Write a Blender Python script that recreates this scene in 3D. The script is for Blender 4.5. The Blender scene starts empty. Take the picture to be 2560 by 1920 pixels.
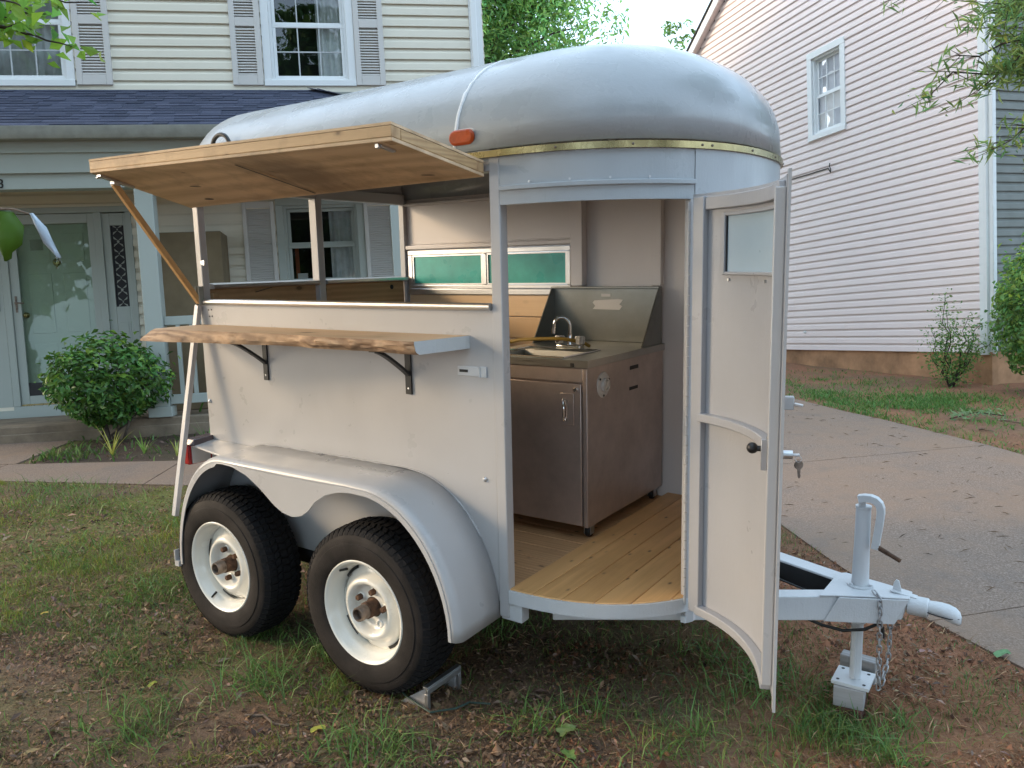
import bpy, math, random
import numpy as np
from mathutils import Matrix, Vector
PI = math.pi
SC = bpy.context.scene
COL = SC.collection
rng = np.random.default_rng(7)
random.seed(7)

# ------------------------------------------------------------------ camera
CAM_Z = 1.40745
PITCH, ROLL, FPX = 0.070097, -0.051277, 1978.865
cam = bpy.data.cameras.new('camera')
cam.sensor_width = 36.0
cam.sensor_fit = 'HORIZONTAL'
cam.lens = FPX / 2560 * 36
cam.clip_start = 0.05
cam.clip_end = 600
camo = bpy.data.objects.new('camera', cam)
COL.objects.link(camo)
def _rx(a): c, s = math.cos(a), math.sin(a); return np.array([[1,0,0],[0,c,-s],[0,s,c]])
def _rz(a): c, s = math.cos(a), math.sin(a); return np.array([[c,-s,0],[s,c,0],[0,0,1]])
_C = _rz(ROLL) @ _rx(PITCH) @ np.array([[1,0,0],[0,0,-1],[0,1,0]], float)
_M = np.stack([_C[0], -_C[1], -_C[2]], 1)
camo.matrix_world = Matrix([[*_M[0], 0], [*_M[1], 0], [*_M[2], CAM_Z], [0, 0, 0, 1]])
SC.camera = camo

# ------------------------------------------------------------------ sky, sun, exposure
SUN_DIR = Vector((2.03, -0.10, -0.80)).normalized()        # the way the light travels
SUN_EL = math.asin(-SUN_DIR.z)
SUN_AZ = math.atan2(-SUN_DIR.x, -SUN_DIR.y)                # from +Y, clockwise
world = bpy.data.worlds.new('World')
SC.world = world
world.use_nodes = True
wn = world.node_tree.nodes; wl = world.node_tree.links
bg = wn.get('Background') or wn.new('ShaderNodeBackground')
wo = wn.get('World Output') or wn.new('ShaderNodeOutputWorld')
wl.new(bg.outputs[0], wo.inputs[0])
sky = wn.new('ShaderNodeTexSky')
sky.sky_type = 'NISHITA'
sky.sun_disc = False
sky.sun_elevation = SUN_EL
sky.sun_rotation = SUN_AZ
sky.air_density = 1.0
sky.dust_density = 4.0
sky.ozone_density = 1.0
wl.new(sky.outputs[0], bg.inputs[0])
bg.inputs[1].default_value = 0.05
# thin bright cloud over the blue: one even veil, a little mottled
bg2 = wn.new('ShaderNodeBackground'); add = wn.new('ShaderNodeAddShader')
wtc = wn.new('ShaderNodeTexCoord'); wno = wn.new('ShaderNodeTexNoise'); wrp = wn.new('ShaderNodeValToRGB')
wno.inputs['Scale'].default_value = 2.2; wno.inputs['Detail'].default_value = 5
wrp.color_ramp.elements[0].position = .3; wrp.color_ramp.elements[0].color = (.56, .77, 1, 1)
wrp.color_ramp.elements[1].position = .7; wrp.color_ramp.elements[1].color = (.70, .86, 1, 1)
wl.new(wtc.outputs['Generated'], wno.inputs['Vector']); wl.new(wno.outputs['Fac'], wrp.inputs['Fac'])
wl.new(wrp.outputs[0], bg2.inputs[0]); bg2.inputs[1].default_value = .72
wl.new(bg.outputs[0], add.inputs[0]); wl.new(bg2.outputs[0], add.inputs[1]); wl.new(add.outputs[0], wo.inputs[0])
sun = bpy.data.lights.new('sun', 'SUN')
sun.energy = 0.75
sun.angle = math.radians(10)
sun.color = (1.0, 0.72, 0.42)
suno = bpy.data.objects.new('sun', sun)
COL.objects.link(suno)
suno.rotation_euler = SUN_DIR.to_track_quat('-Z', 'Y').to_euler()
suno.location = (-20, 0, 15)
SC.view_settings.view_transform = 'Standard'
SC.view_settings.look = 'None'
SC.view_settings.exposure = 1.62
SC.view_settings.gamma = 1.0
SC.view_settings.use_curve_mapping = False
SC.render.engine = 'CYCLES'
SC.cycles.use_denoising = True
SC.cycles.max_bounces = 7
SC.cycles.diffuse_bounces = 4
SC.cycles.glossy_bounces = 4
SC.cycles.transparent_max_bounces = 12
SC.cycles.sample_clamp_indirect = 6

# ------------------------------------------------------------------ materials
class NT:
    def __init__(s, name):
        s.m = bpy.data.materials.new(name); s.m.use_nodes = True
        s.t = s.m.node_tree; s.t.nodes.clear()
    def n(s, typ, props=None, **ins):
        nd = s.t.nodes.new('ShaderNode' + typ)
        for k, v in (props or {}).items(): setattr(nd, k, v)
        for k, v in ins.items():
            key = int(k[1:]) if k[0] == 'i' and k[1:].isdigit() else k.replace('_', ' ')
            sock = nd.inputs[key]
            if hasattr(v, 'node'): s.t.links.new(v, sock)
            else:
                if sock.type == 'RGBA' and len(v) == 3: v = (*v, 1)
                sock.default_value = v
        return nd
    def coord(s, scale=(1,1,1), kind='Object', rand=False):
        tc = s.n('TexCoord')
        v = tc.outputs[kind]
        if rand:
            oi = s.n('ObjectInfo')
            mul = s.n('VectorMath', {'operation':'SCALE'}, i0=(37.0, 11.0, 23.0))
            s.t.links.new(oi.outputs['Random'], mul.inputs['Scale'])
            v = s.n('VectorMath', {'operation':'ADD'}, i0=v, i1=mul.outputs[0]).outputs[0]
        return s.n('Mapping', Vector=v, Scale=scale).outputs[0]
    def noise(s, vec, scale, detail=4, rough=.55, dist=0):
        return s.n('TexNoise', Vector=vec, Scale=scale, Detail=detail, Roughness=rough, Distortion=dist).outputs['Fac']
    def ramp(s, fac, stops):
        r = s.n('ValToRGB', Fac=fac); e = r.color_ramp.elements
        while len(e) < len(stops): e.new(.5)
        for el, (p, c) in zip(e, stops):
            el.position = p
            el.color = (c, c, c, 1) if isinstance(c, (int, float)) else (*c, 1)
        return r.outputs[0]
    def mix(s, fac, a, b, mode='MIX'):
        return s.n('MixRGB', {'blend_type': mode}, Fac=fac, Color1=a, Color2=b).outputs[0]
    def bump(s, h, strength=.2, dist=.01):
        return s.n('Bump', Height=h, Strength=strength, Distance=dist).outputs[0]
    def out(s, color, rough=.5, metal=0., normal=None, spec=.5, coat=0., trans=None, **kw):
        p = s.n('BsdfPrincipled', Base_Color=color, Roughness=rough, Metallic=metal)
        p.inputs['Specular IOR Level'].default_value = spec
        p.inputs['Coat Weight'].default_value = coat
        for k, v in kw.items(): p.inputs[k.replace('_', ' ')].default_value = v
        if normal is not None: s.t.links.new(normal, p.inputs['Normal'])
        sh = p.outputs[0]
        if trans:
            tl = s.n('BsdfTranslucent', Color=color if not hasattr(color,'node') else (1,1,1))
            if hasattr(color, 'node'): s.t.links.new(color, tl.inputs['Color'])
            sh = s.n('MixShader', Fac=trans, i1=sh, i2=tl.outputs[0]).outputs[0]
        o = s.n('OutputMaterial', Surface=sh)
        return s.m

def sc3(c, k): return tuple(min(1, x * k) for x in c)

def m_paint(name, c, rough=.38, dirt=.12, bump=.10, coat=0., runs=(14,14,3), wav=0.):
    s = NT(name); v = s.coord()
    big = s.noise(v, 2.2, 5, .6)
    st = s.noise(s.coord(runs), 5, 4, .6)
    fine = s.noise(v, 160, 2, .5)
    col = s.mix(s.ramp(big, [(.35, 0), (.75, dirt)]), c, sc3((c[0]*.80, c[1]*.78, c[2]*.74), .92))
    col = s.mix(s.ramp(st, [(.62, 0), (.80, dirt * .9)]), col, sc3(c, .72))
    sp = s.noise(v, 38, 3, .6)
    col = s.mix(s.ramp(sp, [(.76, 0), (.82, .22)]), col, (.22, .19, .16))
    h = s.mix(.5, st, s.mix(.45, fine, s.noise(v, 22, 3, .5)))
    if wav: h = s.mix(wav, h, s.noise(v, 3.6, 2, .4))
    r = s.ramp(s.noise(v, 6, 4), [(.3, rough - .10), (.7, rough + .12)])
    return s.out(col, r, normal=s.bump(h, bump, .012), coat=coat)

def m_plain(name, c, rough=.5, metal=0., var=.12, vs=6., bump=.06, spec=.5, bs=60.):
    s = NT(name); v = s.coord()
    col = s.mix(s.ramp(s.noise(v, vs, 5, .6), [(.3, 0), (.75, 1)]), c, sc3(c, 1 - var * 2))
    r = s.ramp(s.noise(v, 9, 3), [(.3, max(.02, rough - .07)), (.7, min(1, rough + .09))])
    return s.out(col, r, metal, s.bump(s.noise(v, bs, 3), bump, .008), spec)

def m_wood(name, c, dark, axis=0, rough=.55, knots=True, stain=.0, ring=9., bump=.12, randomize=True, kn=2.3, blot=None):
    s = NT(name)
    sc = [7, 7, 7]; sc[axis] = .55
    v = s.coord(tuple(sc), rand=randomize)
    g = s.noise(v, ring * .35, 6, .62, .9)
    w = s.n('TexWave', {'bands_direction': 'XYZ'[(axis + 1) % 3]}, Vector=v, Scale=ring * .25, Distortion=5.5, Detail=3, Detail_Scale=1.2).outputs['Fac']
    fine = s.noise(s.coord(tuple(x * (9 if i != axis else 2) for i, x in enumerate(sc)), rand=randomize), 3, 3, .6)
    gr = s.mix(.45, g, w)
    gr = s.mix(.3, gr, fine)
    col = s.mix(s.ramp(gr, [(.28, 0), (.72, 1)]), c, dark)
    big = s.noise(s.coord(rand=randomize), 1.7, 3)
    col = s.mix(s.ramp(big, [(.35, 0), (.7, .45)]), col, sc3(c, 1.16))
    oi = s.n('ObjectInfo')
    col = s.mix(s.ramp(oi.outputs['Random'], [(0, 0), (1, .35)]), col, sc3(c, .74))
    if knots:
        ksc = [6, 6, 6]; ksc[axis] = 3.0
        kd = s.n('TexVoronoi', Vector=s.coord(tuple(ksc), rand=randomize), Scale=kn, Randomness=1.0).outputs['Distance']
        kr = s.ramp(kd, [(.0, 1), (.075, .9), (.12, .25), (.2, 0)])
        col = s.mix(kr, col, sc3(dark, .32))
    if stain:
        col = s.mix(s.ramp(s.noise(s.coord(), 3.1, 5, .7), [(.52, 0), (.7, stain)]), col, sc3(dark, .4))
    if blot:
        dv = s.n('VectorMath', {'operation': 'DISTANCE'}, i0=s.coord((1, .62, 1)), i1=(blot[0], blot[1] * .62, blot[2])).outputs['Value']
        wob = s.n('Math', {'operation': 'MULTIPLY_ADD'}, i0=s.noise(s.coord((14, 5, 5)), 2.2, 6, .7), i1=-.22, i2=.16).outputs[0]
        dd = s.n('Math', {'operation': 'SUBTRACT'}, i0=dv, i1=wob).outputs[0]
        col = s.mix(s.ramp(dd, [(.02, .62), (blot[3], 0)]), col, (.07, .05, .04))
    return s.out(col, rough, normal=s.bump(gr, bump, .006))

def m_metal(name, c, rough=.3, stretch=(1, 1, 40), smudge=.35, bump=.03, met=1.):
    s = NT(name)
    br = s.noise(s.coord(stretch), 6, 4, .7)
    sm = s.noise(s.coord(), 3.3, 6, .7)
    col = s.mix(s.ramp(sm, [(.35, 0), (.7, smudge)]), c, sc3(c, .45))
    r = s.mix(.4, s.ramp(br, [(.3, rough - .1), (.7, rough + .15)]), s.ramp(sm, [(.3, rough - .06), (.7, rough + .2)]))
    return s.out(col, r, met, s.bump(br, bump, .004))

def m_leaf(name, c, var=.5, trans=.35, rough=.45, attr=True):
    s = NT(name)
    if attr:
        a = s.n('Attribute', {'attribute_name': 'tint'})
        col = s.mix(1., a.outputs['Color'], c, 'MULTIPLY')
    else:
        col = s.mix(s.ramp(s.noise(s.coord(), 9), [(.3, 0), (.7, 1)]), c, sc3(c, .6))
    return s.out(col, rough, spec=.35, trans=trans)

M = {}
M['white'] = m_paint('trailer white paint', (.445, .44, .445), .34, .22, .18, 0., (14, 14, 2.2), .75)
M['roof'] = m_paint('roof white gloss paint', (.35, .375, .40), .27, .32, .22, .10, (3, 9, 9), .6)
M['header'] = m_paint('roof paint toned by header light', (.375, .41, .445), .34, .25, .25, .05, (14, 14, 3), .5)  # same paint as roof; the light on header and nose is coloured in
M['seam'] = m_plain('white seam filler', (.78, .79, .80), .35, 0, .05)
M['inner'] = m_paint('interior white paint', (.66, .62, .61), .42, .10, .10)
M['doorp'] = m_paint('door inside paint', (.37, .375, .40), .36, .14, .12)
M['tongue'] = m_paint('tongue white paint', (.55, .57, .59), .40, .25, .30)
M['rim'] = m_paint('rim white enamel', (.74, .72, .66), .22, .14, .12, .3)
M['rubber'] = m_plain('tyre rubber', (.022, .0180, .017), .75, 0, .35, 11, .25, .25, 220)
M['rust'] = m_plain('rusty steel', (.16, .085, .05), .75, .35, .45, 30, .5)
M['hubsteel'] = m_plain('worn hub steel', (.30, .24, .20), .5, .7, .4, 25, .3)
M['black'] = m_plain('black powder coat', (.012, .012, .014), .42, 0, .2, 10, .05)
M['dark'] = m_plain('dark metal', (.03, .03, .033), .6, .2, .3)  # near-black tone of the parts themselves: chassis, fittings, joints
M['brass'] = m_metal('brass trim', (.35, .285, .145), .24, (6, 6, 3), .55, .03)
M['steel'] = m_metal('brushed stainless steel', (.60, .50, .45), .34, (40, 40, 1.2), .55, .03, .72)
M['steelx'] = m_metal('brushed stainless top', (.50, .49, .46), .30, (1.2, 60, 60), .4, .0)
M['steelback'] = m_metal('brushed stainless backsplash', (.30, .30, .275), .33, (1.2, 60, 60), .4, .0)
M['chrome'] = m_metal('chrome', (.80, .80, .80), .08, (3, 3, 3), .1, 0)
M['zinc'] = m_metal('zinc hardware', (.62, .63, .65), .35, (5, 5, 5), .3, .03)
M['alu'] = m_metal('mill aluminium', (.70, .69, .68), .36, (1, 40, 40), .25, .03)
M['chain'] = m_plain('galvanised chain', (.46, .46, .47), .45, .8, .25, 60, .1)
M['amber'] = m_plain('amber lens', (.42, .060, .006), .3, 0, .25, 30, .10, .3, 160)
M['redlens'] = m_plain('red lens', (.35, .015, .02), .2, 0, .2, 30, .1)
M['smokelens'] = m_plain('dark lens top', (.10, .075, .085), .2, 0, .2, 20, .05)
M['teal'] = m_plain('teal painted pane', (.055, .43, .37), .30, 0, .16, 10, .05)
M['frost'] = m_plain('frosted pane', (.40, .51, .60), .32, 0, .05, 3, .01)
M['canopy'] = m_wood('canopy plywood', (.76, .56, .36), (.44, .29, .16), 0, .65, True, .5, 1.7, .04, False, .8, blot=(-.72, -.22, 1.96, .20))
M['lumber'] = m_wood('canopy lumber', (.58, .39, .21), (.36, .21, .10), 0, .6, True, .45, 6, .15, True)
M['lumbery'] = m_wood('canopy lumber cross', (.58, .39, .20), (.36, .21, .10), 1, .55, True, .3, 11, .15, True)
M['slab'] = m_wood('live edge slab', (.62, .44, .28), (.44, .29, .16), 0, .6, True, .2, 6, .2, False, .9)
M['bark'] = m_wood('slab bark edge', (.52, .35, .22), (.13, .07, .04), 0, .8, False, .55, 7, 1.0, False)
M['floory'] = m_wood('pine floor crosswise', (.74, .42, .175), (.50, .26, .095), 1, .42, True, .15, 8, .08, True, 3.2)
M['floorx'] = m_wood('pine floor lengthwise', (.64, .385, .20), (.44, .24, .11), 0, .5, True, .15, 8, .08, True, 3.0)
M['pine'] = m_wood('pine wall plank', (.80, .57, .35), (.68, .45, .25), 0, .4, True, .0, 8, .05, True, 1.7)
M['gateply'] = m_wood('tailgate plywood', (.46, .29, .15), (.30, .18, .08), 1, .6, True, .3, 6, .1, True, 1.6)
M['prop'] = m_wood('prop stick', (.62, .38, .17), (.42, .23, .09), 2, .5, False, .1, 8, .08, False)
M['greywood'] = m_wood('grey block wood', (.34, .33, .33), (.2, .19, .18), 0, .8, False, .2, 9, .2, False)
M['endpaint'] = m_paint('pale blue grey paint on cut end', (.56, .60, .62), .6, .3, .5)
M['brick'] = m_plain('dark red brick', (.15, .055, .04), .9, 0, .4, 20, .5)
M['sidingL'] = m_paint('cream vinyl siding', (.70, .66, .55), .5, .10, .05)
M['sidingR'] = m_paint('mauve vinyl siding', (.76, .665, .65), .5, .10, .05)
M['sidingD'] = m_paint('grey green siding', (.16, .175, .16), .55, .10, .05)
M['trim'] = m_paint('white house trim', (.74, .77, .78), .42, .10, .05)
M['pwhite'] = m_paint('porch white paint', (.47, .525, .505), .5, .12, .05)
M['trimshade'] = m_paint('house trim in porch shade', (.37, .41, .385), .5, .12, .05)  # house trim again, with the shade under the porch roof put into its colour
M['shutter'] = m_paint('pale shutter', (.58, .565, .54), .5, .10, .05)
M['door'] = m_paint('pale green door', (.40, .45, .40), .4, .08, .03)
M['found'] = m_plain('clay stained foundation', (.54, .30, .16), .9, 0, .35, 2.2, .3)
M['porchc'] = m_plain('porch concrete', (.27, .21, .15), .9, 0, .3, 4, .3)
M['gutter'] = m_plain('gutter metal', (.30, .31, .28), .5, 0, .15, 8)
M['box'] = m_plain('brown cardboard', (.19, .145, .085), .85, 0, .15, 5, .1)
M['muntin'] = m_plain('grey glazing bar', (.50, .53, .54), .5)
M['curtain'] = m_plain('grey curtain', (.62, .64, .64), .9, 0, .15, 12)
M['blind'] = m_plain('white blind', (.74, .76, .80), .6, 0, .05, 6)
M['room'] = m_plain('dark room', (.03, .03, .035), .9)
M['orange'] = m_plain('orange thing indoors', (.35, .08, .03), .7)
M['sticker'] = m_plain('white sticker', (.62, .60, .58), .6, 0, .05)
M['plastic'] = m_plain('white plastic', (.60, .57, .54), .4, 0, .05)
M['hose'] = m_plain('yellow hose', (.34, .22, .03), .4, 0, .2, 10)
M['acrylic'] = m_plain('clear acrylic knob', (.55, .54, .52), .12, 0, .2, 90, .2, .8)
M['wire'] = m_plain('black wire', (.012, .012, .012), .5)
M['greenwire'] = m_plain('green cord', (.02, .05, .04), .5)
M['treebark'] = m_plain('tree bark', (.12, .095, .075), .9, 0, .5, 14, .8, .3, 30)
M['twig'] = m_plain('dry twig', (.20, .14, .10), .9, 0, .4, 40, .3)

def m_glass(name, c, t, fk=.9):
    s = NT(name)
    tr = s.n('BsdfTransparent', Color=(*c, 1))
    gl = s.n('BsdfGlossy', Color=(1, 1, 1, 1), Roughness=.015)
    wob = s.noise(s.coord(), 2.5, 2)
    s.t.links.new(s.bump(wob, .05, .05), gl.inputs['Normal'])
    fr = s.n('Fresnel', IOR=1.5)
    f = s.n('Math', {'operation': 'MULTIPLY_ADD'}, i0=fr.outputs[0], i1=fk, i2=t)
    s.n('OutputMaterial', Surface=s.n('MixShader', Fac=f.outputs[0], i1=tr.outputs[0], i2=gl.outputs[0]).outputs[0])
    return s.m
M['glass'] = m_glass('window glass', (.80, .83, .83), .04, .8)
M['stormglass'] = m_glass('storm door glass', (.88, .92, .88), .015, .35)
M['blindglass'] = m_glass('pane over blinds', (.95, .97, 1.), .02, .25)

def m_tread():
    s = NT('tyre tread')
    return s.out((.011, .0105, .0115), .85, spec=.2, normal=s.bump(s.noise(s.coord(), 90, 3), .3, .01))
M['tread'] = m_tread()

def m_shingle():
    s = NT('blue grey shingle')
    oi = s.n('ObjectInfo')
    col = s.ramp(oi.outputs['Random'], [(0, (.014, .022, .050)), (.5, (.028, .038, .076)), (1, (.058, .068, .115))])
    g = s.noise(s.coord(), 130, 3, .7)
    col = s.mix(s.ramp(g, [(.35, 0), (.75, .5)]), col, (.09, .10, .14))
    return s.out(col, .9, normal=s.bump(g, .6, .01))
M['shingle'] = m_shingle()

def m_concrete():
    s = NT('worn concrete'); v = s.coord()
    g = s.noise(v, 95, 4, .8)
    b = s.noise(v, .9, 6, .68)
    m = s.noise(v, 3.2, 6, .75)
    col = s.ramp(g, [(.30, (.098, .068, .050)), (.5, (.195, .140, .108)), (.70, (.36, .28, .225))])
    col = s.mix(s.ramp(b, [(.43, 0), (.60, .7)]), col, (.235, .155, .105))
    col = s.mix(s.ramp(m, [(.5, 0), (.75, .5)]), col, (.115, .10, .095))
    return s.out(col, .88, normal=s.bump(g, .5, .008))
M['concrete'] = m_concrete()

def m_ground():
    s = NT('lawn soil'); v = s.coord()
    a = s.n('Attribute', {'attribute_name': 'mask'})
    sep = s.n('SeparateColor', Color=a.outputs['Color'])
    g1 = s.noise(v, 14, 6, .75, .6)
    g2 = s.noise(v, 70, 4, .75)
    soil = s.ramp(s.mix(.5, g1, g2), [(.28, (.045, .027, .016)), (.48, (.13, .077, .047)), (.62, (.21, .135, .085)), (.8, (.32, .23, .15))])
    moss = s.ramp(g2, [(.3, (.055, .062, .014)), (.55, (.13, .145, .03)), (.8, (.20, .19, .06))])
    red = s.ramp(s.mix(.5, g1, g2), [(.3, (.16, .060, .028)), (.55, (.30, .130, .066)), (.8, (.43, .25, .15))])
    col = s.mix(sep.outputs[0], soil, moss)
    col = s.mix(sep.outputs[1], col, red)
    col = s.mix(sep.outputs[2], col, sc3((.045, .028, .02), 1))
    st = s.n('TexVoronoi', Vector=s.coord((1, 1, 1)), Scale=55.).outputs['Distance']
    col = s.mix(s.ramp(st, [(.05, .5), (.2, 0)]), col, (.27, .19, .12))
    return s.out(col, .95, normal=s.bump(s.mix(.5, g1, g2), .9, .03))
M['ground'] = m_ground()
M['grass'] = m_leaf('grass blades', (.125, .225, .055), trans=.3, rough=.5)
M['litter'] = m_leaf('dry leaf litter', (.36, .245, .16), trans=.1, rough=.8)
M['leafA'] = m_leaf('shrub leaves', (.088, .20, .042), trans=.25, rough=.32)
M['leafB'] = m_leaf('tree leaves', (.17, .31, .085), trans=.5)
M['leafC'] = m_leaf('narrow leaves', (.24, .36, .11), trans=.45)
M['leafD'] = m_leaf('maple leaves', (.24, .44, .06), trans=.5)
M['leafbig'] = m_leaf('large green leaf', (.12, .24, .03), attr=False, trans=.5)
M['leafsilver'] = m_leaf('silver leaf underside', (.50, .58, .66), attr=False, trans=.2)

# ------------------------------------------------------------------ mesh helpers
def tag(o, label=None, cat=None, group=None, kind=None):
    if label: o['label'] = label
    if cat: o['category'] = cat
    if group: o['group'] = group
    if kind: o['kind'] = kind
    return o

def empty(name, loc=(0,0,0), rz=0., parent=None, matrix=None):
    o = bpy.data.objects.new(name, None); COL.objects.link(o)
    o.empty_display_size = .2
    if parent: o.parent = parent
    if matrix is not None: o.matrix_world = matrix
    else: o.location = loc; o.rotation_euler = (0, 0, rz)
    return o

class MB:
    def __init__(s): s.v = []; s.f = []; s.mi = []
    def add(s, verts, faces, mi=0):
        o = len(s.v); s.v += [tuple(map(float, p)) for p in verts]
        s.f += [tuple(i + o for i in f) for f in faces]; s.mi += [mi] * len(faces)
        return s
    def box(s, x0, x1, y0, y1, z0, z1, mi=0):
        v = [(x0,y0,z0),(x1,y0,z0),(x1,y1,z0),(x0,y1,z0),(x0,y0,z1),(x1,y0,z1),(x1,y1,z1),(x0,y1,z1)]
        return s.add(v, [(0,3,2,1),(4,5,6,7),(0,1,5,4),(1,2,6,5),(2,3,7,6),(3,0,4,7)], mi)
    def hexa(s, v, mi=0):   # 8 corners, bottom ring then top ring
        return s.add(v, [(0,3,2,1),(4,5,6,7),(0,1,5,4),(1,2,6,5),(2,3,7,6),(3,0,4,7)], mi)
    def bar(s, a, b, w, h, up=(0,0,1), mi=0):
        a = Vector(a); b = Vector(b); d = (b - a).normalized()
        u = Vector(up); sd = d.cross(u)
        if sd.length < 1e-4: sd = d.cross(Vector((0,1,0)))
        sd.normalize(); u = sd.cross(d).normalized()
        q = [(-w/2,-h/2),(w/2,-h/2),(w/2,h/2),(-w/2,h/2)]
        v = [a + sd*x + u*y for x, y in q] + [b + sd*x + u*y for x, y in q]
        return s.add(v, [(3,2,1,0),(4,5,6,7),(0,1,5,4),(1,2,6,5),(2,3,7,6),(3,0,4,7)], mi)
    def tube(s, pts, r, n=10, cap=True, mi=0, closed=False):
        P = [Vector(p) for p in pts]; R = r if isinstance(r, (list, tuple)) else [r] * len(P)
        v = []; f = []; ref = None
        for i, p in enumerate(P):
            if closed: d = P[(i+1) % len(P)] - P[i-1]
            else: d = P[min(i+1, len(P)-1)] - P[max(i-1, 0)]
            d.normalize()
            if ref is None:
                ref = Vector((0,0,1)) if abs(d.z) < .9 else Vector((1,0,0))
            a = (ref - d * ref.dot(d)).normalized(); ref = a; b = d.cross(a)
            v += [p + (a*math.cos(2*PI*k/n) + b*math.sin(2*PI*k/n)) * R[i] for k in range(n)]
        m = len(P)
        for i in range(m if closed else m - 1):
            j = (i + 1) % m
            f += [(i*n+k, i*n+(k+1)%n, j*n+(k+1)%n, j*n+k) for k in range(n)]
        if cap and not closed:
            f += [tuple(range(n-1, -1, -1)), tuple((m-1)*n + k for k in range(n))]
        return s.add(v, f, mi)
    def cyl(s, a, b, r, n=14, r2=None, mi=0): return s.tube([a, b], [r, r if r2 is None else r2], n, True, mi)
    def lathe(s, prof, n=32, axis='y', c=(0,0,0), mi=0, closed=False):   # prof: (radius, along)
        v = []; f = []
        for r, h in prof:
            for k in range(n):
                t = 2*PI*k/n
                if axis == 'y': p = (c[0]+r*math.cos(t), c[1]+h, c[2]+r*math.sin(t))
                elif axis == 'z': p = (c[0]+r*math.cos(t), c[1]+r*math.sin(t), c[2]+h)
                else: p = (c[0]+h, c[1]+r*math.cos(t), c[2]+r*math.sin(t))
                v.append(p)
        m = len(prof)
        for i in range(m if closed else m-1):
            j = (i+1) % m
            f += [(i*n+k, i*n+(k+1)%n, j*n+(k+1)%n, j*n+k) for k in range(n)]
        return s.add(v, f, mi)
    def prism(s, poly, a, b, axis='y', mi=0):
        mk = {'y': lambda p, t: (p[0], t, p[1]), 'x': lambda p, t: (t, p[0], p[1]), 'z': lambda p, t: (p[0], p[1], t)}[axis]
        n = len(poly); v = [mk(p, a) for p in poly] + [mk(p, b) for p in poly]
        return s.add(v, [tuple(range(n-1,-1,-1)), tuple(range(n, 2*n))] + [(k,(k+1)%n,n+(k+1)%n,n+k) for k in range(n)], mi)
    def grid(s, P, mi=0, flip=False):      # P[i][j] points
        a, b = len(P), len(P[0])
        f = [(i*b+j, i*b+j+1, (i+1)*b+j+1, (i+1)*b+j) for i in range(a-1) for j in range(b-1)]
        if flip: f = [t[::-1] for t in f]
        return s.add([p for r in P for p in r], f, mi)
    def strip(s, path, z0, z1, th, outw, mi=0):   # upright sheet of thickness th along a plan path; outw: unit normals
        n = len(path); v = []
        for (x, y), (nx, ny) in zip(path, outw):
            v += [(x,y,z0),(x,y,z1),(x-nx*th,y-ny*th,z1),(x-nx*th,y-ny*th,z0)]
        f = []
        for i in range(n-1):
            a, b = 4*i, 4*i+4
            for k in range(4): f.append((a+k, b+k, b+(k+1)%4, a+(k+1)%4))
        f += [(0,1,2,3), (4*n-1,4*n-2,4*n-3,4*n-4)]
        return s.add(v, f, mi)
    def mesh(s, name, smooth=True, ang=35, fix=True):
        me = bpy.data.meshes.new(name); me.from_pydata(s.v, [], s.f)
        if any(s.mi): me.polygons.foreach_set('material_index', s.mi)
        if fix:
            import bmesh
            bm = bmesh.new(); bm.from_mesh(me); bmesh.ops.recalc_face_normals(bm, faces=bm.faces); bm.to_mesh(me); bm.free()
        if smooth:
            me.polygons.foreach_set('use_smooth', [True] * len(me.polygons))
            me.set_sharp_from_angle(angle=math.radians(ang))
        me.update()
        return me
    def build(s, name, mat, parent=None, loc=(0,0,0), bevel=0, smooth=True, ang=35, kind=None, label=None, rot=None, solid=0, fix=True):
        me = s.mesh(name, smooth, ang, fix)
        for m in (mat if isinstance(mat, (list, tuple)) else [mat]): me.materials.append(m)
        return inst(name, me, parent, loc, rot, bevel, kind, label, solid)

def inst(name, me, parent=None, loc=(0,0,0), rot=None, bevel=0, kind=None, label=None, solid=0):
    o = bpy.data.objects.new(name, me); COL.objects.link(o)
    if parent: o.parent = parent
    o.location = loc
    if rot: o.rotation_euler = rot
    if solid:
        md = o.modifiers.new('solid', 'SOLIDIFY'); md.thickness = solid; md.offset = -1
    if bevel:
        md = o.modifiers.new('bevel', 'BEVEL'); md.width = bevel; md.segments = 2; md.limit_method = 'ANGLE'; md.angle_limit = math.radians(40)
    if kind: o['kind'] = kind
    if label: o['label'] = label
    return o

def fast_mesh(name, V, F, mat, tint=None, smooth=False):
    """V (n,3); F (m,k) all same size k."""
    me = bpy.data.meshes.new(name)
    V = np.asarray(V, np.float32); F = np.asarray(F, np.int32); m, k = F.shape
    me.vertices.add(len(V)); me.vertices.foreach_set('co', V.ravel())
    me.loops.add(m * k); me.loops.foreach_set('vertex_index', F.ravel())
    me.polygons.add(m); me.polygons.foreach_set('loop_start', np.arange(m, dtype=np.int32) * k)
    if smooth: me.polygons.foreach_set('use_smooth', np.ones(m, bool))
    me.update(calc_edges=True); me.validate()
    if tint is not None:
        at = me.attributes.new('tint', 'FLOAT_COLOR', 'POINT')
        c = np.ones((len(V), 4), np.float32); c[:, :3] = tint
        at.data.foreach_set('color', c.ravel())
    me.materials.append(mat)
    return me

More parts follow.
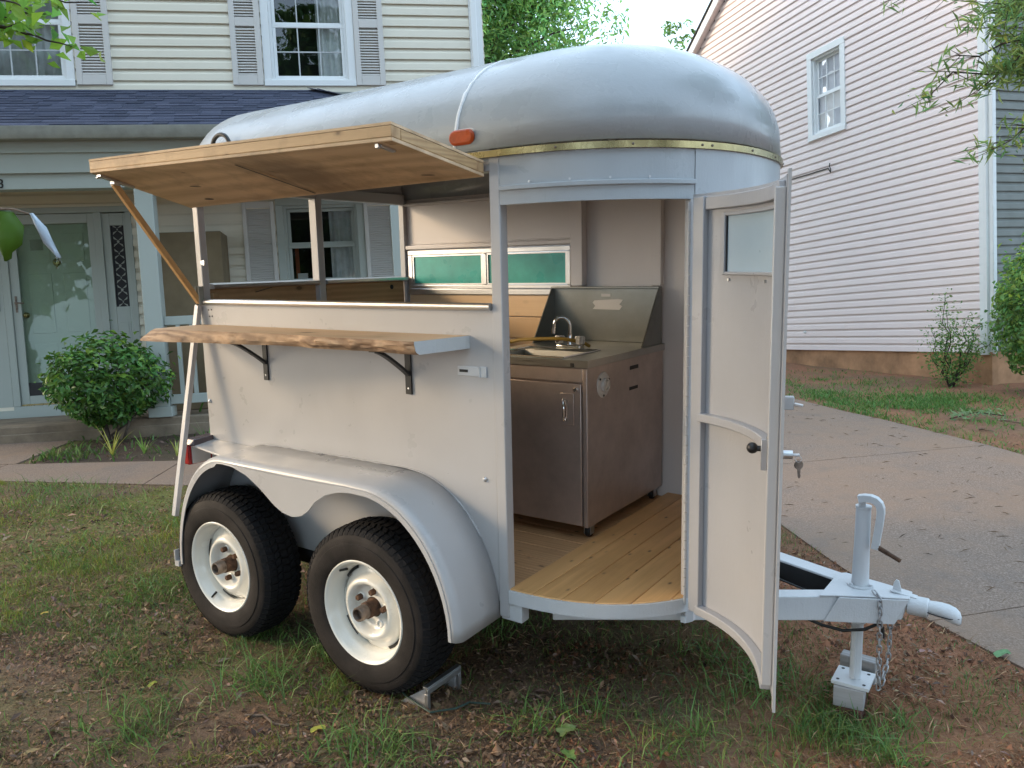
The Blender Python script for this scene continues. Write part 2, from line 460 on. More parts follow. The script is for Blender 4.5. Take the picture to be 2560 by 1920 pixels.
def vnoise(x, y, seed=0):
    r = np.random.default_rng(seed); T = r.random((64, 64))
    xi = np.floor(x).astype(int); yi = np.floor(y).astype(int); fx = x - xi; fy = y - yi
    fx = fx*fx*(3-2*fx); fy = fy*fy*(3-2*fy)
    g = lambda a, b: T[a % 64, b % 64]
    return (g(xi,yi)*(1-fx)+g(xi+1,yi)*fx)*(1-fy)+(g(xi,yi+1)*(1-fx)+g(xi+1,yi+1)*fx)*fy
def fbm(x, y, seed=0, o=4):
    s = 0; a = .5
    for k in range(o): s = s + a*vnoise(x*2**k+k*7.3, y*2**k+k*3.1, seed+k); a *= .5
    return s / (1 - .5**o)
def sst(a, b, x):
    t = np.clip((x - a) / (b - a), 0, 1); return t*t*(3-2*t)

# ------------------------------------------------------------------ the lie of the land
def gz(x, y):
    """height of the ground: the lawn falls towards the viewer and to the right"""
    x = np.asarray(x, float); y = np.asarray(y, float)
    yy = np.where(y > 9.5, 9.5 + (y - 9.5) * .45, y)
    yy = np.where(yy > 15, 15 + (yy - 15) * .1, yy)
    yy = np.where(yy < -1, -1 + (yy + 1) * .3, yy)
    xx = np.clip(x, -9, 9)
    return -.02944 * (xx + .08) + .08125 * (yy - 2.894)
def gzf(x, y): return float(gz(x, y))

DRV_L = [(-3, 5.6), (0., 3.95), (1.5, 2.72), (2.35, 2.27), (3.05, 1.975), (3.7, 1.765), (4.3, 1.68), (4.82, 1.625), (6, 1.55), (8, 1.42), (10.5, 1.30), (16, 1.1)]
DRV_R = [(-3, 9.5), (0., 7.2), (2, 5.75), (4, 4.75), (5.3, 4.36), (6.39, 4.15), (6.74, 4.08), (7.93, 3.72), (8.49, 3.5), (9.37, 3.25), (11, 3.05), (16, 2.85)]
def drv_l(y): return np.interp(y, [p[0] for p in DRV_L], [p[1] for p in DRV_L])
def drv_r(y): return np.interp(y, [p[0] for p in DRV_R], [p[1] for p in DRV_R])
def in_drive(x, y, pad=0.): return (x > drv_l(y) - pad) & (x < drv_r(y) + pad)
def walk_f(x): return 6.29 - .155 * (x + 4.14)
def walk_b(x): return 6.84 + .0 * (x + 4.4) + .0 * x
def in_walk(x, y, pad=0.):
    w = (y > walk_f(x) - pad) & (y < walk_b(x) + pad) & (x < 1.6) & (x > -9)
    pad_ = (x < -4.3 + pad) & (x > -9) & (y >= 6.8) & (y < 8.2)
    return w | pad_
def in_bed(x, y): return (x > -4.3) & (x < .6) & (y > walk_b(x)) & (y < 9.7 + .1735 * x)

def build_ground():
    def axis(lo, hi, step, far):
        a = np.arange(lo, hi + 1e-6, step)
        out = np.cumsum(np.geomspace(step * 1.5, 18, 22))
        out = out[out < far]
        return np.concatenate([(lo - out)[::-1], a, hi + out])
    xs = axis(-7, 7, .06, 90); ys = axis(.6, 11, .06, 90)
    X, Y = np.meshgrid(xs, ys, indexing='ij')
    Z = gz(X, Y)
    hard = in_drive(X, Y, .14) | in_walk(X, Y, .14)
    bump = (fbm(X*1.7, Y*1.7, 3) - .5) * .05 + (fbm(X*7, Y*7, 9) - .5) * .03
    # smooth hand-over next to concrete
    Z = Z + np.where(hard, -.006, bump * .8 - .004)
    Z -= .05 * np.exp(-((X - 1.20)**2 + (Y - 2.84)**2) / .30**2)
    n1 = fbm(X*1.1, Y*1.1, 21); n2 = fbm(X*3.3, Y*3.3, 33)
    left = sst(-.2, -2.2, X) * sst(2.4, 4.0, Y)
    moss = np.clip(sst(.38, .6, n1*.6+n2*.4) * (.30 + .7*left), 0, 1)
    far_right = (X > 3.2) & (Y > 4)
    moss = np.where(far_right, sst(.45, .7, n2) * .5, moss)
    redz = np.clip(sst(.3, 1.3, X) * (.45 + .8*sst(.42, .62, n1)), 0, 1)
    redz = np.maximum(redz, .6 * sst(.5, .65, fbm(X*.9, Y*.9, 55)) * sst(3.6, 2.4, Y))
    redz = np.where(far_right, .35 + .6*sst(.4, .6, n1), redz)
    bed = np.where(in_bed(X, Y), 1., 0.)
    a, b = X.shape
    idx = np.arange(a*b).reshape(a, b)
    F = np.stack([idx[:-1,:-1], idx[1:,:-1], idx[1:,1:], idx[:-1,1:]], -1).reshape(-1, 4)
    me = fast_mesh('lawn_ground', np.stack([X, Y, Z], -1).reshape(-1, 3), F, M['ground'], None, True)
    at = me.attributes.new('mask', 'FLOAT_COLOR', 'POINT')
    c = np.ones((a*b, 4), np.float32)
    c[:, 0] = moss.ravel(); c[:, 1] = redz.ravel(); c[:, 2] = bed.ravel() * .75
    at.data.foreach_set('color', c.ravel())
    o = inst('lawn_ground', me); o['kind'] = 'structure'
build_ground()

def slab_grid(fx0, fx1, ya, yb, nx=10, ny=10, top=.004, th=.09):
    """one concrete slab between two x-limits (functions of y) and two y-limits (functions of x)"""
    mb = MB(); P = []
    for i in range(ny + 1):
        row = []
        for j in range(nx + 1):
            tx = j / nx; ty = i / ny
            x = None; y = ya(0) * (1 - ty) + yb(0) * ty
            for _ in range(6):
                x = float(fx0(y)) * (1 - tx) + float(fx1(y)) * tx
                y = float(ya(x)) * (1 - ty) + float(yb(x)) * ty
            row.append((x, y, gzf(x, y) + top))
        P.append(row)
    mb.grid(P)
    rim = P[0] + [r[-1] for r in P[1:]] + P[-1][::-1][1:] + [r[0] for r in P[::-1][1:-1]]
    n = len(rim)
    mb.add(list(rim) + [(p[0], p[1], p[2] - th) for p in rim], [(k, (k+1) % n, n+(k+1) % n, n+k) for k in range(n)])
    return mb

drive = empty('driveway'); drive['kind'] = 'structure'
jy = [-2.6, .3, 3.05, 5.77, 8.6, 11.6, 15.0]
for a, b in zip(jy[:-1], jy[1:]):
    f = lambda y0, g: (lambda x, y0=y0, g=g: y0 + .25 * (x - 0.1) + g)
    slab_grid(drv_l, drv_r, f(a, .004), f(b, -.004)).build('concrete_slab', M['concrete'], drive, ang=60)
walk = empty('walkway'); walk['kind'] = 'structure'
wx = [-9, -7.4, -5.9, -4.42, -2.9, -1.4, .1, 1.35]
for a, b in zip(wx[:-1], wx[1:]):
    slab_grid(lambda y, a=a: a + .006, lambda y, b=b: b - .006, walk_f, walk_b, 6, 5).build('concrete_slab', M['concrete'], walk, ang=60)
slab_grid(lambda y: -7.4, lambda y: -4.36, lambda x: 6.856, lambda x: 8.28, 6, 5).build('concrete_slab', M['concrete'], walk, ang=60)

# ------------------------------------------------------------------ horse trailer (built in its own frame: x forward, y away, z up)
TR = Matrix(((0.8206058918, 0.5707412493, 0.0293325186, -0.0800261), (-0.5671612193, 0.8196189117, -0.0809505468, 2.8943717), (-0.0702433032, 0.0497922287, 0.9962864108, 0.), (0, 0, 0, 1)))
TW = 1.443; XR = -1.72; HW = TW / 2
NA, NX0, NN = .66, .04, 2.3
def plan_x(y):
    u = abs((y - HW) / HW)
    return NX0 + NA * max(0., 1 - u**NN) ** (1 / NN)
def nose(psi, grow=0.):     # psi 0 = near side, pi = far side
    c, s = -math.cos(psi), math.sin(psi)
    u = math.copysign(abs(c) ** (2 / NN), c); v = abs(s) ** (2 / NN)
    x, y = NX0 + NA * v, HW + HW * u
    # outward normal of the superellipse
    nx = (v ** (NN - 1)) / NA; ny = math.copysign(abs(u) ** (NN - 1), u) / HW
    l = math.hypot(nx, ny) or 1
    return (x + grow * nx / l, y + grow * ny / l), (nx / l, ny / l)
def nose_path(y0, y1, n, grow=0.):
    def ps(y): u = (y - HW) / HW; return PI - math.acos(max(-1, min(1, math.copysign(abs(u) ** (NN / 2), u))))
    a, b = ps(y0), ps(y1)
    q = [nose(a + (b - a) * k / n, grow) for k in range(n + 1)]
    return [p for p, _ in q], [m for _, m in q]

trailer = empty('horse_trailer', matrix=TR)
tag(trailer, 'white painted two-axle horse trailer turned into a serving stand, rounded front door standing open', 'trailer')
def tp(mb, name, mat, **k): return mb.build(name, mat, k.pop('parent', trailer), **k)

# roof shell
def build_roof():
    ZE, H, MM, EX = 2.02, .412, 2.5, .008
    mb = MB(); rows = []
    th = [(i / 15) ** .8 * PI / 2 for i in range(16)]
    prof = [(abs(math.cos(t)) ** (2 / MM) if t < PI/2 - 1e-9 else 0., math.sin(t) ** (2 / MM)) for t in th]
    # box part: arches
    xs = list(np.linspace(XR - .03, NX0, 26))
    P = []
    for x in xs:
        row = []
        k = 1.0
        dx = x - (XR - .03)
        k = 1 - .05 * max(0, 1 - dx / .10) ** 2      # the rear lip is rolled in a little
        for r, w in prof: row.append((x, HW - (HW + EX) * r * (k if r else 1), ZE + H * w * k))
        for r, w in prof[-2::-1]: row.append((x, HW + (HW + EX) * r * (k if r else 1), ZE + H * w * k))
        P.append([(p[0], p[1], p[2] + .006 * math.sin(x * 2.1 + 1)) for p in row])
    mb.grid(P)
    Q = []
    for i in range(41):
        psi = PI * i / 40
        (px, py), _ = nose(psi, EX)
        Q.append([(NX0 + (px - NX0) * r, HW + (py - HW) * r, ZE + H * w + .006 * math.sin(NX0 * 2.1 + 1)) for r, w in prof])
    mb.grid(Q)
    o = tp(mb, 'roof', M['roof'], ang=60, solid=.012)
    import bmesh
    bm = bmesh.new(); bm.from_mesh(o.data); bmesh.ops.remove_doubles(bm, verts=bm.verts, dist=.0006); bmesh.ops.recalc_face_normals(bm, faces=bm.faces)
    bm.to_mesh(o.data); bm.free()
    o.data.polygons.foreach_set('use_smooth', [True] * len(o.data.polygons)); o.data.set_sharp_from_angle(angle=math.radians(60))
    # paint seam bead across the roof
    pts = []
    for r, w in prof: pts.append((-.165 + .035 * w, HW - (HW + EX) * r, ZE + H * w + .0005))
    for r, w in prof[-2::-1]: pts.append((-.165 + .035 * w, HW + (HW + EX) * r, ZE + H * w + .0005))
    pts = [q for a_, b_ in zip(pts[:-1], pts[1:]) for q in (a_, tuple((x_+y_)/2 for x_, y_ in zip(a_, b_)))] + [pts[-1]]
    pts = [(x_ + .004*(random.random()-.5), y_, z_) for x_, y_, z_ in pts]
    tp(MB().tube(pts, [.005 + .004*random.random() for _ in pts], 6), 'roof_seam', M['seam'], parent=o)
    # rear gable sheet under the roof lip
    gp = [(HW - (HW - .012) * r, ZE + (H - .02) * w) for r, w in prof] + [(HW + (HW - .012) * r, ZE + (H - .02) * w) for r, w in prof[-2::-1]]
    tp(MB().prism(gp, XR + .005, XR + .02, 'x'), 'rear_gable', M['white'], ang=50)
build_roof()

# near side: rail height 1.49, panel below, open above
tp(MB().box(XR, -.022, 0, .012, .40, 1.482), 'side_panel', M['white'], bevel=.002)
tp(MB().box(XR + .04, -.03, .013, .045, .40, .46).box(XR + .04, -.03, .013, .04, 1.43, 1.478), 'side_frame', M['inner'])
mb = MB(); mb.tube([(-1.668, -.008, 1.492), (-.024, -.008, 1.490)], .0135, 16)
tp(mb, 'counter_rail', M['alu'])
tp(MB().box(XR, -.022, .0135, .05, 1.4825, 1.497), 'counter_ledge', M['alu'], bevel=.002)
# side panel detail: screws, bolt heads
mb = MB()
for x, z in ((-1.655, 1.455), (-1.635, 1.456), (-1.652, 1.425), (-1.632, 1.426)): mb.cyl((x, .002, z), (x, -.002, z), .004, 8)
tp(mb, 'panel_screws', M['dark'])
for x, z in ((-1.70, 1.02), (-.075, .86)):
    tp(MB().lathe([(.0001, -.009), (.006, -.008), (.009, -.004), (.010, 0)], 12, 'y', (x, 0, z)), 'bolt_head', M['zinc'])
# header over the serving opening and its underside
tp(MB().box(XR, -.02, .004, .05, 1.952, 2.035), 'side_header', M['white'], bevel=.003)
# rear frame
def post(x0, x1, y0, y1, z0, z1, name, mat='white'): return tp(MB().box(x0, x1, y0, y1, z0, z1), name, M[mat], bevel=.004)
post(XR - .004, XR + .036, .0005, .036, .30, 2.03, 'rear_post')
post(XR - .002, XR + .052, HW - .022, HW + .022, .42, 2.03, 'rear_post')
post(XR - .004, XR + .036, TW - .038, TW, .30, 2.03, 'rear_post')
tp(MB().box(XR - .002, XR + .05, .038, TW - .04, 2.0, 2.06), 'rear_header', M['white'], bevel=.004)
tp(MB().box(XR + .037, XR + .047, .005, .02, 1.66, 1.685).box(XR + .037, XR + .062, -.004, .004, 1.665, 1.682), 'latch_eye', M['zinc'])
# two plywood tailgates with metal caps
for y0, y1 in ((.042, HW - .026), (HW + .026, TW - .045)):
    g = tp(MB().box(XR + .006, XR + .022, y0, y1, .48, 1.548), 'tailgate', M['gateply'], bevel=.002)
    tp(MB().box(XR + .0225, XR + .05, y0, y0 + .03, .5, 1.53), 'tailgate_batten', M['gateply'], parent=g)
    mb = MB(); q = [(XR - .012, 1.549), (XR + .058, 1.549), (XR + .064, 1.556), (XR + .060, 1.570), (XR + .02, 1.577), (XR - .008, 1.572)]
    n = len(q); ve = [(x, y0, z) for x, z in q] + [(x, y1, z) for x, z in q]
    mb.add(ve, [tuple(range(n)), tuple(range(2*n-1, n-1, -1))] + [(k, (k+1) % n, n+(k+1) % n, n+k) for k in range(n)])
    tp(mb, 'tailgate_cap', M['alu'], parent=g)
tp(MB().bar((XR + .0235, .30, 1.525), (XR + .0235, .40, 1.545), .012, .002, (0, 0, 1)).cyl((XR + .022, 1.29, 1.515), (XR + .0245, 1.29, 1.515), .014, 10), 'wood_knot', M['dark'])
# square strut leaning out behind the near corner
tp(MB().bar((XR + .005, -.012, 1.478), (XR - .022, -.205, .50), .030, .022, (0, 1, 0)), 'gate_strut', M['white'], bevel=.003)
# front post and door header
post(-.0215, .022, -.004, .040, .345, 2.0, 'front_post')
p, nrm = nose_path(.0, .285, 14, .003)
p = [(.0225, -.003)] + p; nrm = [(0., -1.)] + nrm
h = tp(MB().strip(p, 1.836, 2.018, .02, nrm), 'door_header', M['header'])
pm, nm = nose_path(.001, .285, 14, .014); pm = [(.0225, -.010)] + pm; nm = [(0., -1.)] + nm
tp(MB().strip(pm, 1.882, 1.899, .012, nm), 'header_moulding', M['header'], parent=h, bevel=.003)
for k in (2, 5, 8, 11):
    (x, y), (nx, ny) = (pm[k], nm[k])
    tp(MB().cyl((x, y, 1.905), (x + .004*nx, y + .004*ny, 1.905), .004, 8), 'screw', M['zinc'], parent=h)
# curved front wall beyond the hinge, seen inside and out
p, nrm = nose_path(.286, TW, 40)
tp(MB().strip(p, .36, 2.018, .012, nrm), 'nose_wall', M['inner'], ang=60)
p, nrm = nose_path(.286, TW, 40, .006)
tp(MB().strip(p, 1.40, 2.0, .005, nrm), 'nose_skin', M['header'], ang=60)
# hinge post
(hx, hy), (hnx, hny) = nose_path(.27, .27, 1)[0][0], nose_path(.27, .27, 1)[1][0]
mb = MB(); p, nrm = nose_path(.272, .30, 3, .004); mb.strip(p, .36, 1.835, .03, nrm)
tp(mb, 'hinge_post', M['white'])
# sill channel
p, nrm = nose_path(.0, TW, 44, .006); p = [(.0225, -.006)] + p + [(.0225, TW + .006)]; nrm = [(0., -1.)] + nrm + [(0., 1.)]
tp(MB().strip(p, .405, .4535, .03, nrm), 'sill_channel', M['tongue'], ang=60)
# brass strip round the nose
p, nrm = nose_path(0., TW, 50, .016)
p = [(-.205, -.016), (-.1, -.016)] + p; nrm = [(0., -1.), (0., -1.)] + nrm
st = tp(MB().strip(p, 1.996, 2.0175, .010, nrm), 'brass_strip', M['brass'], ang=60)
for k in (1, 6, 12, 18, 19, 24, 28, 33):
    (x, y), (nx, ny) = p[k], nrm[k]
    MB().lathe([(.0001, -.0035), (.0038, -.0025), (.0045, 0)], 10, 'y').build('screw', M['hubsteel'], st, loc=(x, y, 2.0068), rot=(0, 0, math.atan2(ny, nx) + PI/2))
# far wall with its window opening, ledges and ribs
Y0, Y1 = TW - .010, TW + .003
mb = MB()
mb.box(XR + .037, -.03, Y0, Y1, .40, 1.500).box(XR + .037, -.03, Y0, Y1, 1.728, 2.03)
mb.box(XR + .037, -1.672, Y0, Y1, 1.5, 1.728).box(-.53, -.03, Y0, Y1, 1.5, 1.728).box(-.03, NX0, Y0, Y1, .40, 2.03)
tp(mb, 'far_wall', M['inner'], smooth=False)
tp(MB().box(XR + .04, -.508, Y0 - .026, Y0 - .0005, 1.735, 1.757), 'wall_ledge', M['inner'], bevel=.003)
tp(MB().box(XR + .04, -.508, Y0 - .03, Y0 - .0005, 1.992, 2.008), 'wall_ledge', M['inner'], bevel=.003)
tp(MB().box(-.5075, -.438, Y0 - .055, Y0 - .0005, 1.517, 2.04), 'wall_rib', M['inner'], bevel=.003)
tp(MB().box(-.06, -.005, Y0 - .04, Y0 - .0005, 1.517, 2.04), 'wall_rib', M['inner'], bevel=.003)
def bead(pts, name='weld_bead'):
    q = []
    for a, b in zip(pts[:-1], pts[1:]):
        n = max(2, int((Vector(b) - Vector(a)).length / .012))
        q += [Vector(a).lerp(Vector(b), k / n) for k in range(n)]
    tp(MB().tube(q, [.002 + .0028 * random.random() for _ in q], 6), name, M['inner'])
bead([(-1.66, Y0 - .003, 1.765), (-.51, Y0 - .003, 1.765)])
bead([(-.066, Y0 - .003, 1.50), (-.066, Y0 - .003, 1.94)])
bead([(-1.66, Y0 - .003, 2.016), (-.8, Y0 - .003, 2.016)])
w = tp(MB().box(-1.672, -.530, Y0 - .018, Y0 + .004, 1.700, 1.727).box(-1.672, -.530, Y0 - .018, Y0 + .004, 1.501, 1.522)
       .box(-1.672, -1.640, Y0 - .0175, Y0 + .004, 1.5225, 1.6995).box(-.553, -.530, Y0 - .0175, Y0 + .004, 1.5225, 1.6995)
       .box(-1.112, -1.082, Y0 - .0175, Y0 + .004, 1.5225, 1.6995), 'window_strip', M['alu'], bevel=.003)
for a, b in ((-1.639, -1.1125), (-1.0815, -.5535)):
    tp(MB().box(a, b, Y0 - .008, Y0 - .002, 1.523, 1.699), 'pane', M['teal'], parent=w)
    tp(MB().box(a, b, Y0 - .014, Y0 - .0085, 1.690, 1.699).box(a, b, Y0 - .014, Y0 - .0085, 1.523, 1.531).box(a, a + .01, Y0 - .014, Y0 - .0085, 1.5312, 1.6898).box(b - .009, b, Y0 - .014, Y0 - .0085, 1.5312, 1.6898), 'pane_frame', M['alu'], parent=w)
tp(MB().box(XR + .05, -.508, Y0 - .026, Y0 - .0005, 1.466, 1.4995), 'window_ledge', M['alu'], bevel=.003)
for k in range(9):
    z1 = 1.464 - .122 * k; z0 = max(.437, z1 - .1185)
    if z1 - z0 > .02:
        tp(MB().box(XR + .05, -.062, Y0 - .014, Y0 - .001, z0, z1), 'wall_plank', M['pine'], bevel=.004)
# floor
for k in range(12):
    y0 = .014 + k * .1185
    tp(MB().box(XR + .04, .0205, y0, y0 + .1165, .415, .436), 'floor_board', M['floorx'], bevel=.002)
def sill_y(x):
    v = max(0., min(1., (x - NX0) / NA)); return HW - HW * max(0., 1 - v ** NN) ** (1 / NN)
xe = [.0225, .120, .232, .344, .456, .560, .625, .672]
for a, b in zip(xe[:-1], xe[1:]):
    b -= .0032
    ya, yb = sill_y(a) + .004, sill_y(b) + .004
    ym = sill_y((a + b) / 2) + .004
    poly = [(a, ya), ((a + b) / 2, ym), (b, yb), (b, TW - yb), ((a + b) / 2, TW - ym), (a, TW - ya)]
    tp(MB().prism(poly, .4375, .4585, 'z'), 'floor_board', M['floory'], bevel=.0025)
tp(MB().prism([(.60, .30), (.668, .40), (.668, .52), (.59, .52)], .4588, .475, 'z'), 'floor_offcut', M['floory'], bevel=.002)
tp(MB().box(XR, .0, .013, TW, .36, .414).box(XR + .3, XR + .36, .05, TW - .05, .28, .3595).box(-.5, -.44, .05, TW - .05, .28, .3595).box(.0005, .5, .25, TW - .25, .37, .404), 'chassis', M['dark'])
tp(MB().box(-.015, .075, .0, .05, .335, .404), 'corner_gusset', M['tongue'], bevel=.004)

# fender
def f_prof(x):
    if x > -.45: return .34 + .51 * math.sqrt(max(0., 1 - ((x + .45) / .43) ** 2))
    if x < -1.30: return .30 + .55 * math.sqrt(max(0., 1 - ((x + 1.30) / .375) ** 2))
    return .85 + .004 * math.sin((x + 1.3) * 3)
def build_fender():
    t = [PI/2 * k / 16 for k in range(17)]
    line = [(-.45 + .43 * math.cos(a), .34 + .51 * math.sin(a)) for a in t] + [(x, f_prof(x)) for x in np.linspace(-.53, -1.22, 12)] + \
           [(-1.30 - .375 * math.cos(a), .30 + .55 * math.sin(a)) for a in t[::-1]]
    # a rounded shoulder from the wall to the skirt
    mb = MB(); P = []
    cx, cz = -.86, .40
    for x, z in line:
        l = math.hypot(x - cx, z - cz); ix, iz = (cx - x) / l, (cz - z) / l
        row = [(x, -.001, z), (x, -.12, z - .002), (x, -.215, z - .004)]
        for k in range(1, 7):
            a = PI/2 * k / 6
            row.append((x + ix * .030 * (1 - math.cos(a)), -.215 - .040 * math.sin(a), z - .004 + iz * .030 * (1 - math.cos(a))))
        P.append(row)
    mb.grid(P)
    # skirt
    kx = [-1.67, -1.60, -1.5, -1.4, -1.30, -1.21, -1.118, -1.05, -.996, -.95, -.90, -.844, -.79, -.745, -.707, -.65, -.58, -.513, -.43, -.35, -.276, -.2, -.12, -.06, -.025]
    kz = [.28, .52, .70, .79, .822, .818, .793, .758, .722, .69, .668, .660, .672, .702, .742, .778, .800, .808, .806, .795, .768, .705, .575, .42, .335]
    S = []
    for x, z in line:
        l = math.hypot(x - cx, z - cz); ix, iz = (cx - x) / l, (cz - z) / l
        top = (x + ix*.030, -.255, z - .004 + iz*.030)
        if -1.32 < top[0] < -.40:
            lo = float(np.interp(top[0], kx, kz)); lo = min(lo, top[2] - .004)
            S.append([top, (top[0], -.2555, (top[2] + lo) / 2), (top[0], -.256, lo)])
        else:
            e = .012 + .010 * min(1, max(0, (top[2] - .4) * 3))
            S.append([top, (top[0] + ix*e*.5, -.2555, top[2] + iz*e*.5), (top[0] + ix*e, -.256, top[2] + iz*e)])
    # denser skirt over the wave
    S2 = []
    for i in range(len(S) - 1):
        a, b = S[i], S[i+1]
        for k in range(3):
            u = k / 3
            r = [tuple(p*(1-u)+q*u for p, q in zip(A, B)) for A, B in zip(a, b)]
            if -1.30 < r[0][0] < -.42:
                lo = min(float(np.interp(r[0][0], kx, kz)), r[0][2] - .004)
                r = [r[0], (r[0][0], -.2555, (r[0][2]+lo)/2), (r[0][0], -.256, lo)]
            S2.append(r)
    S2.append(S[-1])
    fd = tp(mb, 'fender', M['white'], ang=50, solid=.004)
    sk = MB().grid(S2, flip=True)
    o = tp(sk, 'fender_skirt', M['white'], parent=fd, smooth=False, fix=False)
    md = o.modifiers.new('solid', 'SOLIDIFY'); md.thickness = .004; md.offset = 0
    return fd
build_fender()
bead_pts = [(x, -.003, f_prof(x) + .002) for x in np.linspace(-1.36, -.10, 60)]
tp(MB().tube(bead_pts, [.002 + .003 * random.random() for _ in bead_pts], 6), 'weld_bead', M['white'])
tp(MB().box(-1.69, -1.66, -.26, -.2, .285, .31).box(-1.69, -1.684, -.26, -.2, .31, .36), 'fender_foot', M['white'])
# rear light box
lb = tp(MB().hexa([(-1.735, -.10, .815), (-1.40, -.165, .812), (-1.40, -.002, .822), (-1.735, -.002, .826), (-1.735, -.10, .824), (-1.40, -.165, .821), (-1.40, -.002, .831), (-1.735, -.002, .835)])
        .box(-1.735, -1.727, -.10, -.002, .73, .8145), 'light_box', M['white'], bevel=.002)
tl_ = tp(MB().box(-1.775, -1.7355, -.115, .03, .725, .822), 'tail_light', M['redlens'], bevel=.006)
tp(MB().hexa([(-1.778, -.118, .8225), (-1.69, -.118, .8225), (-1.69, .033, .8225), (-1.778, .033, .8225), (-1.765, -.10, .850), (-1.70, -.10, .850), (-1.70, .02, .855), (-1.765, .02, .855)]), 'lens_top', M['smokelens'], parent=tl_, bevel=.004)

# wheels
def wheel_meshes():
    R = .335; rim_r = .205
    # tyre, y negative = outside; wheel plane centred on y=-.145
    prof = [(.196, -.232), (.204, -.240), (.215, -.246), (.235, -.2505), (.262, -.2525), (.272, -.2515), (.274, -.2485), (.285, -.2475), (.300, -.243), (.312, -.236), (.322, -.224)]
    inner = [(.322, -.066), (.300, -.047), (.262, -.040), (.215, -.046), (.196, -.058)]
    ty = MB().lathe(prof + [(.3255, -.218), (.327, -.145), (.3255, -.072)] + inner, 64, 'y')
    # tread: ribs cut into blocks, shoulder lugs
    n = 66
    for k in range(n):
        t0, t1 = 2*PI*(k+.10)/n, 2*PI*(k+.80)/n
        for j, (ya, yb, r0, r1, sk) in enumerate(((-.228, -.198, .327, .3345, .0), (-.192, -.168, .333, .3365, .35), (-.162, -.128, .334, .337, -.1), (-.122, -.098, .333, .3365, .35), (-.092, -.062, .3345, .327, 0.))):
            d = sk * 2*PI/n
            A = []
            for (t, y, r) in ((t0, ya, r0), (t1, ya, r0), (t1 + d, yb, r1), (t0 + d, yb, r1)):
                A.append((t, y, r))
            lo = [(.320*math.cos(t), y, .320*math.sin(t)) for t, y, r in A]
            hi = [(r*math.cos(t), y, r*math.sin(t)) for t, y, r in A]
            ty.hexa(lo + hi, 1)
        # sidewall scallops
        t0, t1 = 2*PI*(k+.15)/n, 2*PI*(k+.85)/n
        ty.hexa([(r*math.cos(t), y, r*math.sin(t)) for t, r, y in ((t0, .306, -.2385), (t1, .306, -.2385), (t1, .322, -.222), (t0, .322, -.222))] +
                [(r*math.cos(t), y, r*math.sin(t)) for t, r, y in ((t0, .305, -.2425), (t1, .305, -.2425), (t1, .325, -.2275), (t0, .325, -.2275))], 1)
    tyre = ty.mesh('tyre', True, 40, fix=False); tyre.materials.append(M['rubber']); tyre.materials.append(M['tread'])
    # rim barrel and flange
    rm = MB().lathe([(.200, -.229), (.206, -.234), (.207, -.241), (.203, -.2445), (.196, -.242), (.190, -.232), (.186, -.214), (.179, -.206), (.174, -.196), (.172, -.165), (.166, -.158), (.163, -.10), (.172, -.07), (.200, -.06), (.206, -.05)], 64, 'y')
    rim = rm.mesh('rim', True, 50); rim.materials.append(M['rim'])
    # pressed wheel disc: scalloped edge, raised ring, dished centre
    prof = [(.1715, -.168, 1), (.160, -.1765, 1), (.146, -.182, .8), (.134, -.190, .5), (.124, -.205, .3), (.114, -.2135, .2), (.104, -.212, .1), (.095, -.200, 0), (.088, -.186, 0), (.080, -.180, 0), (.060, -.178, 0), (.040, -.178, 0)]
    P = []
    for r, y, w in prof:
        row = []
        for k in range(97):
            t = 2*PI*k/96
            wob = math.cos(4*t + .6)
            lob = .5 + .5*math.cos(5*t)
            rr = r - (.0075 * w * (1 if wob > .55 else 0) if r > .15 else 0) + (.006 * (wob ** 3) * w if r < .15 and r > .10 else 0)
            yy = y - .004 * w * wob * (1 if r < .16 else 0)
            if .05 < r < .085: yy -= 0
            row.append((rr*math.cos(t), yy, rr*math.sin(t)))
        P.append(row)
    dm = MB().grid(P)
    for k in range(5):
        t = 2*PI*k/5 + .5
        dm.lathe([(.019, -.180), (.016, -.184), (.012, -.184), (.010, -.180)], 14, 'y', (.068*math.cos(t), 0, .068*math.sin(t)))
    for k in range(4):
        t0 = 2*PI*k/4 + 1.05
        dm.grid([[(r*math.cos(t0 + w), -.1765 - (r < .165)*.004, r*math.sin(t0 + w)) for w in np.linspace(-.26, .26, 9)] for r in (.1722, .1600)], 1)
    disc = dm.mesh('wheel_disc', True, 55); disc.materials.append(M['rim']); disc.materials.append(M['wire'])
    hb = MB().lathe([(.0001, -.150), (.036, -.150), (.036, -.186), (.033, -.190), (.033, -.222), (.029, -.226)], 24, 'y').mesh('hub', True, 40); hb.materials.append(M['rust'])
    hc = MB().lathe([(.029, -.226), (.0285, -.262), (.0265, -.2655), (.022, -.2655), (.020, -.262), (.019, -.245), (.0001, -.243)], 24, 'y').mesh('hub_cap', True, 40); hc.materials.append(M['hubsteel'])
    nut = MB().lathe([(.0001, -.207), (.009, -.207), (.0125, -.203), (.0130, -.180)], 6, 'y').mesh('lug_nut', False); nut.materials.append(M['rust'])
    vs = MB().tube([(0, -.206, 0), (.004, -.222, .006), (.008, -.236, .012)], [.0055, .0045, .004], 10).mesh('valve_stem'); vs.materials.append(M['wire'])
    return tyre, rim, disc, hb, hc, nut, vs
